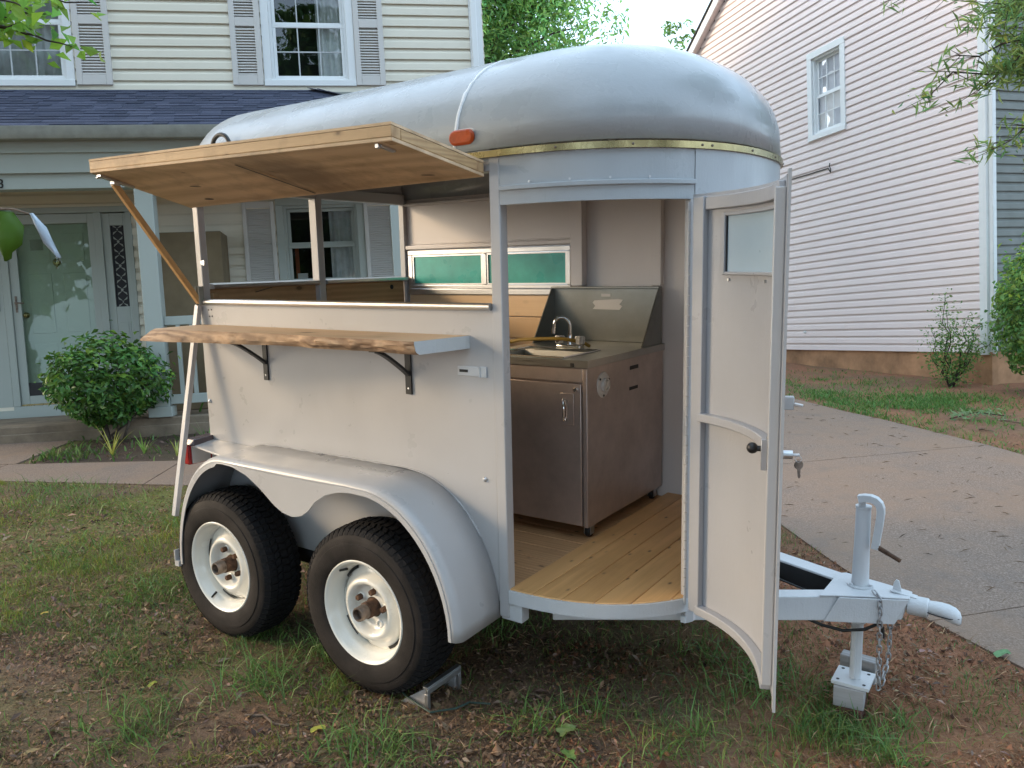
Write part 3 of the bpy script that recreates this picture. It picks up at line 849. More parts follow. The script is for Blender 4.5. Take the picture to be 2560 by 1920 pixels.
def build_wheels():
    tyre, rim, disc, hb, hc, nut, vs = wheel_meshes()
    for i, (x, rot) in enumerate(((-.4964, .35), (-1.3726, -.25))):
        for side in (0, 1):
            w = bpy.data.objects.new('wheel', None); COL.objects.link(w); w.parent = trailer
            w.location = (x, 0, .335) if side == 0 else (x, TW, .335)
            w.rotation_euler = (0, rot, 0) if side == 0 else (0, rot, PI)
            for nm, me in (('tyre', tyre), ('rim', rim), ('wheel_disc', disc), ('hub', hb), ('hub_cap', hc)):
                inst(nm, me, w)
            for k in range(5):
                t = 2*PI*k/5 + .5
                if i == 0 and k == 4: continue
                inst('lug_nut', nut, w, loc=(.068*math.cos(t), 0, .068*math.sin(t)))
            t = 2.55 if i == 0 else 3.9
            inst('valve_stem', vs, w, loc=(.176*math.cos(t), 0, .176*math.sin(t)), rot=(0, -t, 0))
    for x in (-.4964, -1.3726):
        tp(MB().cyl((x, -.05, .335), (x, TW + .05, .335), .03, 12), 'axle', M['dark'])
    tp(MB().box(-1.5, -.35, .06, .11, .30, .359), 'spring_hanger', M['dark'])
build_wheels()

# canopy flap, hinged on the side header
cn = empty('canopy', parent=trailer)
def cz(x, y):   # underside height
    return 1.934 + .155 * (-(y + .015)) * 1.0 + (-.012 + (.052) * (-y / .465)) * ((-x - .04) / 1.66)
def cbox(x0, x1, y0, y1, za, zb):
    q = [(x0, y0), (x1, y0), (x1, y1), (x0, y1)]
    return MB().hexa([(x, y, cz(x, y) + za) for x, y in q] + [(x, y, cz(x, y) + zb) for x, y in q])
cbox(-1.712, -.035, -.466, -.012, 0, .0105).build('plywood_sheet', M['canopy'], cn, bevel=.001)
cbox(-1.712, -.035, -.466, -.426, .0108, .045).build('frame_board', M['lumber'], cn, bevel=.003)
cbox(-1.712, -.035, -.050, -.012, .0108, .045).build('frame_board', M['lumber'], cn, bevel=.003)
cbox(-.073, -.035, -.4255, -.0505, .0108, .0445).build('frame_board', M['lumbery'], cn, bevel=.003)
cbox(-1.712, -1.674, -.4255, -.0505, .0108, .0445).build('frame_board', M['lumbery'], cn, bevel=.003)
cbox(-.90, -.862, -.4255, -.0505, .0108, .0445).build('frame_board', M['lumbery'], cn, bevel=.003)
cbox(-1.712, -.035, -.466, -.012, .0455, .054).build('top_sheet', M['canopy'], cn)
cbox(-.0725, -.036, -.462, -.43, -.0012, -.0002).build('stain', M['lumber'], cn)
for x, y, a, l, w_ in ((-1.34, -.235, .3, .060, .012), (-1.46, -.09, .15, .055, .018), (-.21, -.10, .3, .055, .013), (-.78, -.30, .25, .03, .004), (-.62, -.10, 0, .02, .004), (-1.2, -.38, .2, .02, .004)):
    q = [(x + l/2*math.cos(t)*math.cos(a) - w_/2*math.sin(t)*math.sin(a), y + l/2*math.cos(t)*math.sin(a) + w_/2*math.sin(t)*math.cos(a)) for t in np.linspace(0, 2*PI, 11)[:-1]]
    MB().add([(px, py, cz(px, py) - .0008) for px, py in q], [tuple(range(10))]).build('knot_hole', M['dark'], cn, fix=False)
mb = cbox(-.86, -.852, -.40, -.03, -.0007, -.0002); mb.build('sheet_joint', M['dark'], cn)
bk = cbox(-1.70, -1.672, -.445, -.30, -.010, -.0005); bk.build('slide_bracket', M['zinc'], cn, bevel=.001)
cbox(-1.705, -1.69, -.448, -.435, -.016, -.0102).build('bolt', M['zinc'], cn, bevel=.002)
cbox(-1.700, -1.668, -.392, -.368, -.022, -.0102).build('bolt', M['zinc'], cn, bevel=.002)
cbox(-.115, -.098, -.445, -.38, -.008, -.0005).build('slide_bracket', M['zinc'], cn, bevel=.001)
cbox(-.116, -.100, -.455, -.446, -.014, .000).build('bolt', M['zinc'], cn, bevel=.002)
tp(MB().bar((-1.694, -.378, 2.006), (-1.690, -.022, 1.490), .025, .022, (1, 0, 0)), 'prop_stick', M['prop'], bevel=.002)
tp(MB().box(-1.708, -1.702, -.03, -.006, 1.476, 1.565).box(-1.681, -1.675, -.032, -.004, 1.476, 1.565), 'prop_bracket', M['gutter'], bevel=.003)

# live edge shelf
def build_shelf():
    xs = np.linspace(-1.70, -.165, 130)
    fr = -.243 + .012*np.sin(xs*5.1) + .008*np.sin(xs*13.7+1) + .006*(fbm(xs*9, xs*0+.5, 5)-.5)
    bo = np.interp(xs, [-1.70, -1.55, -1.2, -.9, -.5, -.165], [-.075, -.058, -.020, .012, .018, .024]) + .012*(fbm(xs*14, xs*0+2, 8)-.5)
    P = []
    n = len(xs)
    for i, x in enumerate(xs):
        back_x = np.interp(x, [-1.70, -.165], [-1.705, -.127])
        zt = 1.386 + .007 * (x + .13) / -1.57 * 0
        q = []
        for k in range(7):
            u = k / 6
            j = .020 * (float(fbm(np.array(x*26 + k*.35), np.array(k*1.3), 4)) - .5) * (1 if 0 < k < 6 else 0)
            q.append((x, fr[i] + bo[i]*u - .010*math.sin(PI*u) + j, zt - .047*u))
        P.append(((back_x, -.0015, zt), q, (back_x, -.0015, zt - .047)))
    o_mb = MB()
    top = [[p[0], p[1][0]] for p in P]; bot = [[p[1][-1], p[2]] for p in P]
    o_mb.grid(top, 0); o_mb.grid(bot, 0)
    o_mb.grid([p[1] for p in P], 1)
    o_mb.add([P[0][0], *P[0][1], P[0][2]], [tuple(range(9))], 1)
    o_mb.grid([[p[0], p[2]] for p in P], 0)
    sh = o_mb.build('serving_shelf', [M['slab'], M['bark']], trailer, ang=40)
    e = [P[-1][0], *P[-1][1], P[-1][2]]
    e2 = [(a[0] + .0012, a[1], a[2]) for a in e]
    MB().add(e2, [tuple(range(9))]).build('painted_end', M['endpaint'], sh, fix=False)
    return sh
build_shelf()
for x in (-1.266, -.424):
    mb = MB().box(x - .015, x + .015, -.008, -.0005, 1.150, 1.334).box(x - .0125, x + .0125, -.20, -.0065, 1.332, 1.338)
    arc = []
    for k in range(13):
        a = k / 12
        arc.append((x, -.17 + .165*a - .02*math.sin(PI*a)*0 , 1.330 - .105*a**1.7 - .012*math.sin(PI*a)))
    for a, b in zip(arc[:-1], arc[1:]): mb.bar(a, b, .025, .011)
    b = tp(mb, 'shelf_bracket', M['black'], bevel=.001)
    tp(MB().lathe([(.0001, -.010), (.004, -.009), (.006, -.006)], 10, 'y', (x, 0, 1.172)), 'screw', M['zinc'], parent=b)
# hasp, amber marker, handle ring
hs = tp(MB().box(-.184, -.082, -.005, -.0005, 1.239, 1.274).box(-.080, -.052, -.007, -.0005, 1.236, 1.276), 'hasp', M['tongue'], bevel=.003)
tp(MB().box(-.174, -.135, -.0062, -.0052, 1.252, 1.262), 'hasp_slot', M['dark'], parent=hs)
tp(MB().cyl((-.0805, -.007, 1.238), (-.0805, -.007, 1.274), .0045, 8), 'hasp_pin', M['tongue'], parent=hs)
def capsule(cx, cz_, hw, hh, n=10):
    r = hh; q = []
    for k in range(n+1): t = -PI/2 + PI*k/n; q.append((cx + hw - r + r*math.cos(t), cz_ + r*math.sin(t)))
    for k in range(n+1): t = PI/2 + PI*k/n; q.append((cx - hw + r + r*math.cos(t), cz_ + r*math.sin(t)))
    return q
ml = tp(MB().prism(capsule(-.127, 2.073, .060, .031), -.002, .03, 'y'), 'marker_light', M['plastic'], bevel=.003)
tp(MB().prism(capsule(-.127, 2.073, .054, .026), -.020, -.0022, 'y'), 'amber_lens', M['amber'], parent=ml, bevel=.008)
pts = [(-1.48 + .060*math.cos(t), .016, 2.175 + .052*math.sin(t)) for t in np.linspace(0, PI, 15)]
pts = [(x, y - .012, z) for x, y, z in pts]
tp(MB().tube([(pts[0][0], .03, pts[0][2])] + pts + [(pts[-1][0], .03, pts[-1][2])], .0095, 10), 'grab_handle', M['black'])

# curved door, swung open about the hinge
DTH = math.radians(109.5)
_dp, _dn = nose_path(.27, .0, 24)
_dp = [(max(p[0], .024), p[1]) for p in _dp]
_seg = np.cumsum([0] + [math.dist(a, b) for a, b in zip(_dp[:-1], _dp[1:])]); _seg /= _seg[-1]
def dpt(s, off, z):
    """s 0 hinge..1 free edge, off towards the cabin side of the door"""
    i = min(len(_dp) - 2, int(np.searchsorted(_seg, s, 'right') - 1)); i = max(0, i)
    u = (s - _seg[i]) / (_seg[i+1] - _seg[i])
    x = _dp[i][0]*(1-u) + _dp[i+1][0]*u; y = _dp[i][1]*(1-u) + _dp[i+1][1]*u
    nx = _dn[i][0]*(1-u) + _dn[i+1][0]*u; ny = _dn[i][1]*(1-u) + _dn[i+1][1]*u
    x -= nx*off; y -= ny*off
    c, s_ = math.cos(DTH), math.sin(DTH); dx, dy = x - hx, y - hy
    return (hx + c*dx - s_*dy, hy + s_*dx + c*dy, z)
def dpanel(s0, s1, o0, o1, z0, z1, n=14):
    ss = np.linspace(s0, s1, n + 1); v = []; f = []
    for s in ss: v += [dpt(s, o0, z0), dpt(s, o0, z1), dpt(s, o1, z1), dpt(s, o1, z0)]
    for i in range(n):
        a, b = 4*i, 4*i+4
        for k in range(4): f.append((a+k, b+k, b+(k+1) % 4, a+(k+1) % 4))
    f += [(0, 1, 2, 3), tuple(4*n + k for k in (3, 2, 1, 0))]
    return MB().add(v, f)
ZB, ZT = .425, 1.848
mb = dpanel(.03, 1., 0, .006, ZB, 1.599)
for q in (dpanel(.03, .25, 0, .006, 1.5991, 1.772, 6), dpanel(.93, 1., 0, .006, 1.5991, 1.772, 3), dpanel(.03, 1., 0, .006, 1.7721, ZT)):
    mb.add(q.v, q.f)
door = mb.build('front_door', M['doorp'], trailer, ang=55)
dpanel(.06, .13, .0065, .030, ZB + .005, ZT - .01, 4).build('door_stile', M['doorp'], door, bevel=.003)
dpanel(.955, 1.0, .0065, .034, ZB + .03, ZT - .03, 3).build('door_stile', M['white'], door, bevel=.003)
dpanel(.1305, .954, .0065, .024, 1.795, ZT - .012).build('door_rail', M['doorp'], door, bevel=.003)
dpanel(.11, .954, .0065, .036, 1.106, 1.134).build('door_rail', M['doorp'], door, bevel=.003)
dpanel(.11, .954, .0065, .036, ZB + .002, ZB + .032).build('door_rail', M['doorp'], door, bevel=.003)
dpanel(.985, 1.03, -.004, .004, ZB - .037, ZT + .012, 3).build('door_flange', M['white'], door)
mb = dpanel(.235, .257, .007, .016, 1.589, 1.782, 2)
for q in (dpanel(.2575, .93, .007, .016, 1.772, 1.782), dpanel(.2575, .93, .007, .016, 1.589, 1.599), dpanel(.93, .945, .007, .016, 1.589, 1.782, 2)): mb.add(q.v, q.f)
wf = mb.build('door_window', M['doorp'], door, bevel=.002)
dpanel(.251, .931, .002, .005, 1.5995, 1.7715).build('pane', M['frost'], wf)
dpanel(.2575, .263, .0055, .010, 1.5995, 1.7715, 1).build('gasket', M['dark'], wf)
for s, z in ((.235, 1.77), (.235, 1.60), (.28, 1.574), (.62, 1.572), (.80, 1.20), (.88, 1.20), (.80, 1.16), (.88, 1.16), (.985, 1.12), (.985, 1.04)):
    MB().cyl(dpt(s, .006, z), dpt(s, .012, z), .0045, 8).build('rivet', M['zinc'], door)
# piano hinge in knuckles
mb = MB(); z = ZB + .01; k = 0
while z < ZT - .04:
    mb.cyl((hx + .004, hy - .010, z), (hx + .004, hy - .010, z + .031), .0062 if k % 2 else .0056, 8); z += .034; k += 1
mb.build('piano_hinge', M['white'], door)
mb = MB().box(hx - .012, hx + .006, hy - .006, hy + .012, .362, .3845); mb.build('hinge_foot', M['tongue'], door)
# latch, knob, outside handle
lt = dpanel(.86, .955, .007, .030, 1.086, 1.150, 3).build('latch_plate', M['brass'], door, bevel=.002)
MB().cyl(dpt(.88, .03, 1.115), dpt(.86, .055, 1.115), .008, 10).build('knob_stem', M['dark'], lt)
kc = Vector(dpt(.855, .067, 1.115))
MB().lathe([(.0001, -.016)] + [(.016*math.cos(t), .016*math.sin(t)) for t in np.linspace(-1.3, 1.3, 11)] + [(.0001, .016)], 20, 'z', kc).build('knob', M['black'], lt)
dpanel(.955, .975, .0345, .050, 1.07, 1.155, 2).build('strike_plate', M['zinc'], lt, bevel=.001)
MB().cyl(dpt(.985, -.006, 1.118), dpt(.985, -.030, 1.118), .012, 14).build('lock_cylinder', M['zinc'], lt)
a = Vector(dpt(.985, -.031, 1.118)); b = Vector(dpt(.985, -.048, 1.119))
MB().bar(a, b, .018, .004).build('outside_handle', M['zinc'], lt, bevel=.001)
mb = dpanel(.955, .99, -.03, -.0005, 1.24, 1.275, 2); mb.build('outer_latch', M['white'], door, bevel=.002)
MB().bar(dpt(.985, -.031, 1.256), dpt(.99, -.052, 1.252), .014, .006).build('outer_latch_arm', M['zinc'], door, bevel=.001)

# tongue, coupler, jack
def beam(a, b, w, z0, z1, name):
    d = Vector((b[0]-a[0], b[1]-a[1])).normalized(); n = Vector((-d.y, d.x)) * w
    q = [Vector(a), Vector(b), Vector(b) + n, Vector(a) + n]
    return tp(MB().hexa([(p.x, p.y, z0) for p in q] + [(p.x, p.y, z1) for p in q]), name, M['tongue'], bevel=.004)
beam((.18, .045), (1.10, .611), .062, .358, .4495, 'tongue_beam')
beam((.22, 1.030), (1.10, .690), .075, .362, .4495, 'tongue_beam')
d_ = Vector((1.10 - .22, .690 - 1.030)).normalized(); n_ = Vector((-d_.y, d_.x))
q_ = [Vector((.30, 1.030 - .08*d_.y/d_.x*-1)) , Vector((1.06, .690 + (1.06-1.10)*d_.y/d_.x))]
a_ = Vector((.22, 1.030)) - n_*.0015; b_ = Vector((1.05, .690 - .05*d_.y/d_.x)) - n_*.0015
tp(MB().bar((a_.x, a_.y, .403), (b_.x, b_.y, .403), .002, .078), 'beam_web', M['dark'])
cp = [(.985, .535), (1.03, .562), (1.155, .625), (1.255, .665), (1.255, .735), (1.155, .765), (1.02, .80), (.995, .78)]
tp(MB().prism(cp, .4505, .4565, 'z'), 'coupler_plate', M['tongue'], bevel=.002)
tp(MB().hexa([(1.00, .545, .357), (1.215, .648, .357), (1.215, .655, .357), (1.00, .552, .357), (1.045, .564, .4500), (1.255, .664, .4500), (1.255, .671, .4500), (1.045, .571, .4500)]), 'coupler_cheek', M['tongue'], bevel=.002)
tp(MB().hexa([(1.10, .62, .358), (1.235, .66, .372), (1.235, .735, .372), (1.10, .76, .358), (1.10, .62, .4495), (1.25, .67, .4495), (1.25, .73, .4495), (1.10, .76, .4495)]), 'coupler_neck', M['tongue'], bevel=.006)
cpl = tp(MB().lathe([(.0001, 0), (.030, 0), (.034, .003), (.034, .062), (.030, .066), (.0001, .066)], 24, 'x', (1.247, .70, .421)), 'coupler_collar', M['tongue'])
mb = MB(); P = []
for i, (x, rx, zc, rz) in enumerate(((1.30, .024, .423, .024), (1.325, .027, .425, .024), (1.35, .030, .424, .026), (1.375, .030, .418, .029), (1.395, .027, .411, .029), (1.408, .020, .404, .024), (1.414, .008, .400, .012))):
    P.append([(x, .70 + rx*math.cos(t), zc + rz*math.sin(t)) for t in np.linspace(0, 2*PI, 21)])
mb.grid(P); tp(mb, 'ball_socket', M['tongue'], ang=60)
pts = [(1.302, .672, .418), (1.34, .669, .412), (1.38, .670, .409), (1.408, .682, .411)]
tp(MB().tube(pts, .002, 6), 'socket_seam', M['dark'])
tp(MB().prism([(1.195, .457), (1.225, .457), (1.222, .475), (1.215, .500), (1.206, .503), (1.198, .49)], .70, .706, 'y'), 'coupler_lever', M['tongue'], bevel=.002)
tp(MB().bar((1.19, .70, .463), (1.275, .70, .452), .03, .006), 'lever_base', M['tongue'], bevel=.002)
jk = tp(MB().lathe([(.0001, .315), (.024, .315), (.0275, .318), (.030, .45), (.0265, .62), (.0255, .745), (.027, .747), (.027, .756), (.0001, .757)], 24, 'z', (1.088, .70, 0)), 'jack_post', M['tongue'])
tp(MB().lathe([(.0001, .098), (.0205, .098), (.0205, .3145), (.0001, .3145)], 20, 'z', (1.086, .70, 0)).box(1.082, 1.088, .676, .682, .10, .31), 'jack_leg', M['tongue'], parent=jk)
fp = MB().box(1.015, 1.145, .635, .765, .084, .0975).build('jack_foot', M['tongue'], jk, rot=None, bevel=.002)
mb = MB()
for a, b in ((1.035, .655), (1.125, .655), (1.035, .745), (1.125, .745)): mb.cyl((a, b, .0975), (a, b, .0985), .006, 10)
mb.build('bolt_holes', M['dark'], jk)
pts = [(1.080, .690, .790), (1.110, .688, .792), (1.140, .686, .778), (1.153, .684, .752), (1.150, .682, .705), (1.140, .680, .655), (1.135, .678, .620)]
def ribbon(pts, w):
    L_, R_ = [], []
    for i in range(len(pts)):
        p0 = pts[max(i-1, 0)]; p1 = pts[min(i+1, len(pts)-1)]
        dx, dz = p1[0]-p0[0], p1[1]-p0[1]; l = math.hypot(dx, dz)
        L_.append((pts[i][0] - dz/l*w/2, pts[i][1] + dx/l*w/2)); R_.append((pts[i][0] + dz/l*w/2, pts[i][1] - dx/l*w/2))
    return L_, R_
cl = [(1.074, .786), (1.094, .791), (1.114, .792), (1.130, .787), (1.142, .776), (1.148, .760), (1.149, .740), (1.146, .705), (1.142, .670), (1.138, .635), (1.136, .612)]
La, Ra = ribbon(cl, .024)
mb = MB()
for i in range(len(cl) - 1):
    q = [La[i], La[i+1], Ra[i+1], Ra[i]]
    mb.hexa([(x, .664, z) for x, z in q] + [(x, .694, z) for x, z in q])
mb.build('crank_arm', M['tongue'], jk, ang=50)
MB().cyl((1.085, .688, .7575), (1.085, .688, .790), .012, 12).build('crank_hub', M['tongue'], jk)
MB().cyl((1.136, .676, .622), (1.182, .662, .606), .0085, 12).cyl((1.182, .662, .606), (1.222, .650, .592), .0075, 12).build('crank_grip', M['rust'], jk)
mb = MB().cyl((1.088, .70, .457), (1.088, .70, .462), .045, 20)
for a in range(3): mb.cyl((1.088+.038*math.cos(a*2.1+4), .70+.038*math.sin(a*2.1+4), .462), (1.088+.038*math.cos(a*2.1+4), .70+.038*math.sin(a*2.1+4), .470), .007, 6)
mb.build('jack_flange', M['tongue'], jk)
# safety chains
lk = MB().tube([(.0075*math.cos(t), 0, .0075*math.sin(t) + (.0075 if math.sin(t) > 0 else -.0075)) for t in np.linspace(0, 2*PI, 17)[:-1]], .0028, 7, closed=True).mesh('chain_link')
lk.materials.append(M['chain'])
for c, (pts) in enumerate(([(1.150, .640, .462), (1.168, .622, .450), (1.172, .618, .40), (1.174, .618, .30), (1.176, .618, .20), (1.178, .620, .118)], [(1.192, .70, .352), (1.196, .70, .30), (1.194, .695, .20), (1.184, .640, .125)])):
    ch = empty('safety_chain', parent=trailer)
    P = [Vector(p) for p in pts]; L = [0]
    for a, b in zip(P[:-1], P[1:]): L.append(L[-1] + (b - a).length)
    d = 0; k = 0
    while d < L[-1]:
        i = max(j for j in range(len(L) - 1) if L[j] <= d)
        u = (d - L[i]) / (L[i+1] - L[i]); p = P[i].lerp(P[i+1], u); t = (P[i+1] - P[i]).normalized()
        q = t.to_track_quat('-Z', 'Y').to_euler()
        o = inst('chain_link', lk, ch, loc=p)
        m = t.to_track_quat('-Z', 'Y').to_matrix() @ Matrix.Rotation((k % 2) * PI/2 + random.uniform(-.25, .25), 3, 'Z')
        o.rotation_euler = m.to_euler()
        d += .0235; k += 1
tp(MB().tube([(.55, .45, .36), (.78, .50, .355), (.92, .56, .352), (.98, .60, .318), (1.05, .63, .300), (1.12, .64, .318), (1.165, .66, .345), (1.175, .665, .33), (1.178, .666, .29)], .006, 8), 'tongue_wire', M['wire'])
tp(MB().tube([(.6, .72, .40), (.75, .74, .41), (.9, .72, .385), (.98, .70, .37)], .004, 8), 'tongue_wire', M['wire'])

# ------------------------------------------------------------------ sink cart inside
cart = empty('sink_cart', matrix=TR @ Matrix.Translation((-.31, 1.04, .4365)))
tag(cart, 'stainless steel sink cart with tall backsplash standing on casters inside the trailer', 'sink')
OFS = Vector((-.31, 1.04, .4365))
def cpart(mb, name, mat, parent=None, **k):
    mb.v = [(v[0]-OFS.x, v[1]-OFS.y, v[2]-OFS.z) for v in mb.v]
    return mb.build(name, mat, parent or cart, **k)
cx0, cx1, cy0, cy1 = -.622, 0., .635, 1.412
cpart(MB().box(cx0, -.0225, cy0 + .012, cy1, .497, 1.196).box(-.022, cx1, cy0, cy1, .497, 1.196), 'cabinet', M['steel'], bevel=.003)
cpart(MB().box(cx0, -.0235, cy0 + .001, cy0 + .0115, 1.133, 1.196), 'apron', M['steel'], bevel=.002)
dr = cpart(MB().box(cx0 + .004, -.028, cy0 - .004, cy0 + .010, .502, 1.127), 'cabinet_door', M['steel'], bevel=.003)
hd = cpart(MB().box(-.128, -.062, cy0 - .0075, cy0 - .0045, .945, 1.085), 'handle_plate', M['steel'], parent=dr, bevel=.002)
pts = [(-.112, cy0 - .006, 1.058), (-.110, cy0 - .016, 1.050), (-.104, cy0 - .020, 1.020), (-.104, cy0 - .020, .985), (-.108, cy0 - .014, .965)]
cpart(MB().tube(pts, .0045, 10).box(-.114, -.094, cy0 - .009, cy0 - .0078, .965, 1.055), 'pull', M['chrome'], parent=dr)
cpart(MB().lathe([(.0001, -.012), (.008, -.011), (.011, -.006), (.011, 0)], 14, 'y', (-.052, cy0 - .004, 1.103)), 'lock', M['chrome'], parent=dr)
bx0, bx1, by0, by1 = -.50, -.150, .685, .915
mb = MB()
zt = 1.2285
mb.box(cx0 - .006, cx1 + .008, cy0 - .008, by0, 1.197, zt).box(cx0 - .006, cx1 + .008, by1, cy1 + .005, 1.197, zt)
mb.box(cx0 - .006, bx0, by0 + .0002, by1 - .0002, 1.197, zt).box(bx1, cx1 + .008, by0 + .0002, by1 - .0002, 1.197, zt)
ct = cpart(mb, 'countertop', M['steelx'], smooth=False)
mb = MB()
mb.add([(bx0, by0, zt), (bx1, by0, zt), (bx1, by1, zt), (bx0, by1, zt), (bx0+.03, by0+.03, 1.10), (bx1-.03, by0+.03, 1.10), (bx1-.03, by1-.03, 1.10), (bx0+.03, by1-.03, 1.10)],
       [(0,1,5,4), (1,2,6,5), (2,3,7,6), (3,0,4,7), (4,5,6,7)])
cpart(mb, 'basin', M['steelx'], parent=ct, fix=False)
rimp = [(bx0 - .018, by0 - .018, zt + .003), (bx1 + .018, by0 - .018, zt + .003), (bx1 + .018, by1 + .085, zt + .003), (bx0 - .018, by1 + .085, zt + .003)]
mb = MB()
for a, b in zip(rimp, rimp[1:] + rimp[:1]): mb.tube([a, b], .004, 8)
cpart(mb, 'basin_rim', M['chrome'], parent=ct)
cpart(MB().box(-.075, -.058, cy0 - .010, cy0 - .0085, 1.200, 1.216), 'tape_tab', M['dark'], parent=ct)
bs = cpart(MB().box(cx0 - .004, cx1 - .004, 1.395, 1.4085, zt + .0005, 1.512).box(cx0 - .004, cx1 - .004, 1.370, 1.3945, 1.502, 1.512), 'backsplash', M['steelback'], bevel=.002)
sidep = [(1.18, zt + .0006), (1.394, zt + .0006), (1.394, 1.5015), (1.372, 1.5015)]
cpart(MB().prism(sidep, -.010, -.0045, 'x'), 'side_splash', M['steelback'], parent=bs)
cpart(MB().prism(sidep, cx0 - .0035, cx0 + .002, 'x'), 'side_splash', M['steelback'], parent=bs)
cpart(MB().box(-.335, -.282, 1.3935, 1.3948, 1.460, 1.475), 'label_tag', M['sticker'], parent=bs)
cpart(MB().prism([(-.385, 1.395), (-.23, 1.393), (-.215, 1.412), (-.232, 1.421), (-.222, 1.430), (-.21, 1.445), (-.24, 1.448), (-.376, 1.440), (-.385, 1.428), (-.370, 1.412)], 1.3932, 1.3947, 'y'), 'peeled_sticker', M['sticker'], parent=bs)
fc = cpart(MB().box(-.336, -.206, .938, .985, zt + .0045, zt + .028), 'faucet', M['chrome'], bevel=.006)
zf = zt + .028
cpart(MB().lathe([(.0001, 0), (.016, 0), (.013, .02), (.010, .04), (.010, .05)], 16, 'z', (-.271, .962, zf)), 'spout_base', M['chrome'], parent=fc)
pts = [(-.271, .962, zf + .04), (-.271, .962, zf + .09)]
for k in range(1, 13):
    a = PI * k / 12
    pts.append((-.271 - .034 + .034*math.cos(a), .962 - .03*(1 - math.cos(a))/2, zf + .09 + .034*math.sin(a)*1.1))
pts.append((-.341, .930, zf + .062))
cpart(MB().tube(pts, .0075, 12), 'spout', M['chrome'], parent=fc)
cpart(MB().cyl((-.341, .930, zf + .075), (-.342, .929, zf + .052), .010, 12), 'aerator', M['chrome'], parent=fc)
for x in (-.327, -.218):
    mb = MB(); n = 16; P = []
    for z, r in ((0, .014), (.006, .021), (.034, .023), (.040, .018), (.041, .0005)):
        P.append([(x + (r * (1 + (.06 if k % 2 else -.06)))*math.cos(2*PI*k/n), .962 + (r * (1 + (.06 if k % 2 else -.06)))*math.sin(2*PI*k/n), zf + z) for k in list(range(n)) + [0]])
    mb.grid(P); cpart(mb, 'faucet_knob', M['acrylic'], parent=fc, ang=20)
ip = cpart(MB().lathe([(.0001, .006), (.050, .006), (.056, .003), (.057, 0)], 32, 'x', (cx1, .778, 1.108)), 'inlet_plate', M['plastic'])
cpart(MB().lathe([(.030, .006), (.030, .020), (.024, .020), (.022, .010), (.0001, .010)], 24, 'x', (cx1, .778, 1.108)).lathe([(.016, .010), (.016, .024), (.010, .024), (.0001, .02)], 20, 'x', (cx1, .772, 1.112)), 'inlet_boss', M['plastic'], parent=ip)
for a in (.4, 2.5, 4.6): cpart(MB().lathe([(.006, .006), (.004, .009), (.0001, .0095)], 8, 'x', (cx1, .778 + .047*math.cos(a), 1.108 + .047*math.sin(a))), 'screw', M['dark'], parent=ip)
cpart(MB().box(cx1 + .0003, cx1 + .0012, 1.04, 1.13, 1.140, 1.158).box(cx1 + .0003, cx1 + .0012, 1.035, 1.125, 1.045, 1.060), 'tape_strip', M['dark'])
for x, y in ((-.03, .70), (-.59, .70), (-.03, 1.36), (-.59, 1.36)):
    c = cpart(MB().box(x - .022, x + .022, y - .022, y + .022, .490, .4965).box(x - .017, x - .013, y - .018, y + .016, .452, .4895).box(x + .013, x + .017, y - .018, y + .016, .452, .4895), 'caster', M['zinc'])
    cpart(MB().lathe([(.006, -.011), (.024, -.011), (.026, -.007), (.026, .007), (.024, .011), (.006, .011)], 20, 'x', (x, y, .4635)), 'caster_wheel', M['wire'], parent=c)

hose = MB().tube([(-.655 + 0, .92, 1.205), (-.64, .93, 1.236), (-.60, .935, 1.258), (-.53, .93, 1.272), (-.45, .925, 1.278), (-.36, .925, 1.283), (-.29, .930, 1.284), (-.245, .94, 1.278), (-.21, .99, 1.262), (-.20, 1.02, 1.245)], .0085, 10)
hose.v = [(v[0]+.31, v[1]-1.04, v[2]-1.2285) for v in hose.v]
ho = hose.build('hose', M['hose']); ho.matrix_world = TR @ Matrix.Translation((-.31, 1.04, 1.2285))
tag(ho, 'yellow hose lying across the steel sink behind its tap', 'hose')

# key hanging from the door lock
kp = TR @ Vector(dpt(.985, -.045, 1.114))
mb = MB().tube([(.011*math.cos(t), .0, .011*math.sin(t) - .010) for t in np.linspace(0, 2*PI, 15)[:-1]], .0012, 6, closed=True)
ky = empty('key_ring', loc=kp); tag(ky, 'brass key hanging on a thin ring from the open trailer door', 'key')
mb.build('ring', M['zinc'], ky)
q = [(.017*math.cos(t), .017*math.sin(t) - .032) for t in np.linspace(-1.2, PI + 1.2, 15)]
MB().prism(q + [(-.005, -.075), (-.002, -.082), (.004, -.080), (.006, -.074), (.006, -.068), (.004, -.066), (.006, -.06)], -.001, .001, 'y').build('key_blade', M['hubsteel'], ky)
ky.scale = (.72, .72, .72)

# chock and blocks, set on the ground in the trailer's frame
chk = empty('wheel_chock', matrix=TR @ Matrix.Translation((-.28, -.12, 0)))
tag(chk, 'grey steel angle wheel chock on the grass against the front tyre', 'wheel chock')
MB().prism([(-.10, -.02), (.05, -.02), (.05, .085)], -.075, -.069, 'y').build('side_plate', M['greywood'], chk, bevel=.001)
MB().prism([(-.10, -.02), (.05, -.02), (.05, .085)], .095, .101, 'y').build('side_plate', M['greywood'], chk, bevel=.001)
MB().box(.044, .066, -.085, .115, .0855, .094).box(.062, .0665, -.085, .115, .066, .0853).build('top_angle', M['zinc'], chk, bevel=.001)
for yy in (-.085, .10): MB().box(.0505, .066, yy, yy + .015, -.02, .0655).build('upright_angle', M['zinc'], chk, bevel=.001)
def block(name, label, mat, lo, sz, rz):
    m = TR @ Matrix.Translation(lo) @ Matrix.Rotation(rz, 4, 'Z')
    o = MB().box(-sz[0]/2, sz[0]/2, -sz[1]/2, sz[1]/2, 0, sz[2]).build(name, mat, bevel=.004)
    o.matrix_world = m
    return tag(o, label, 'block')
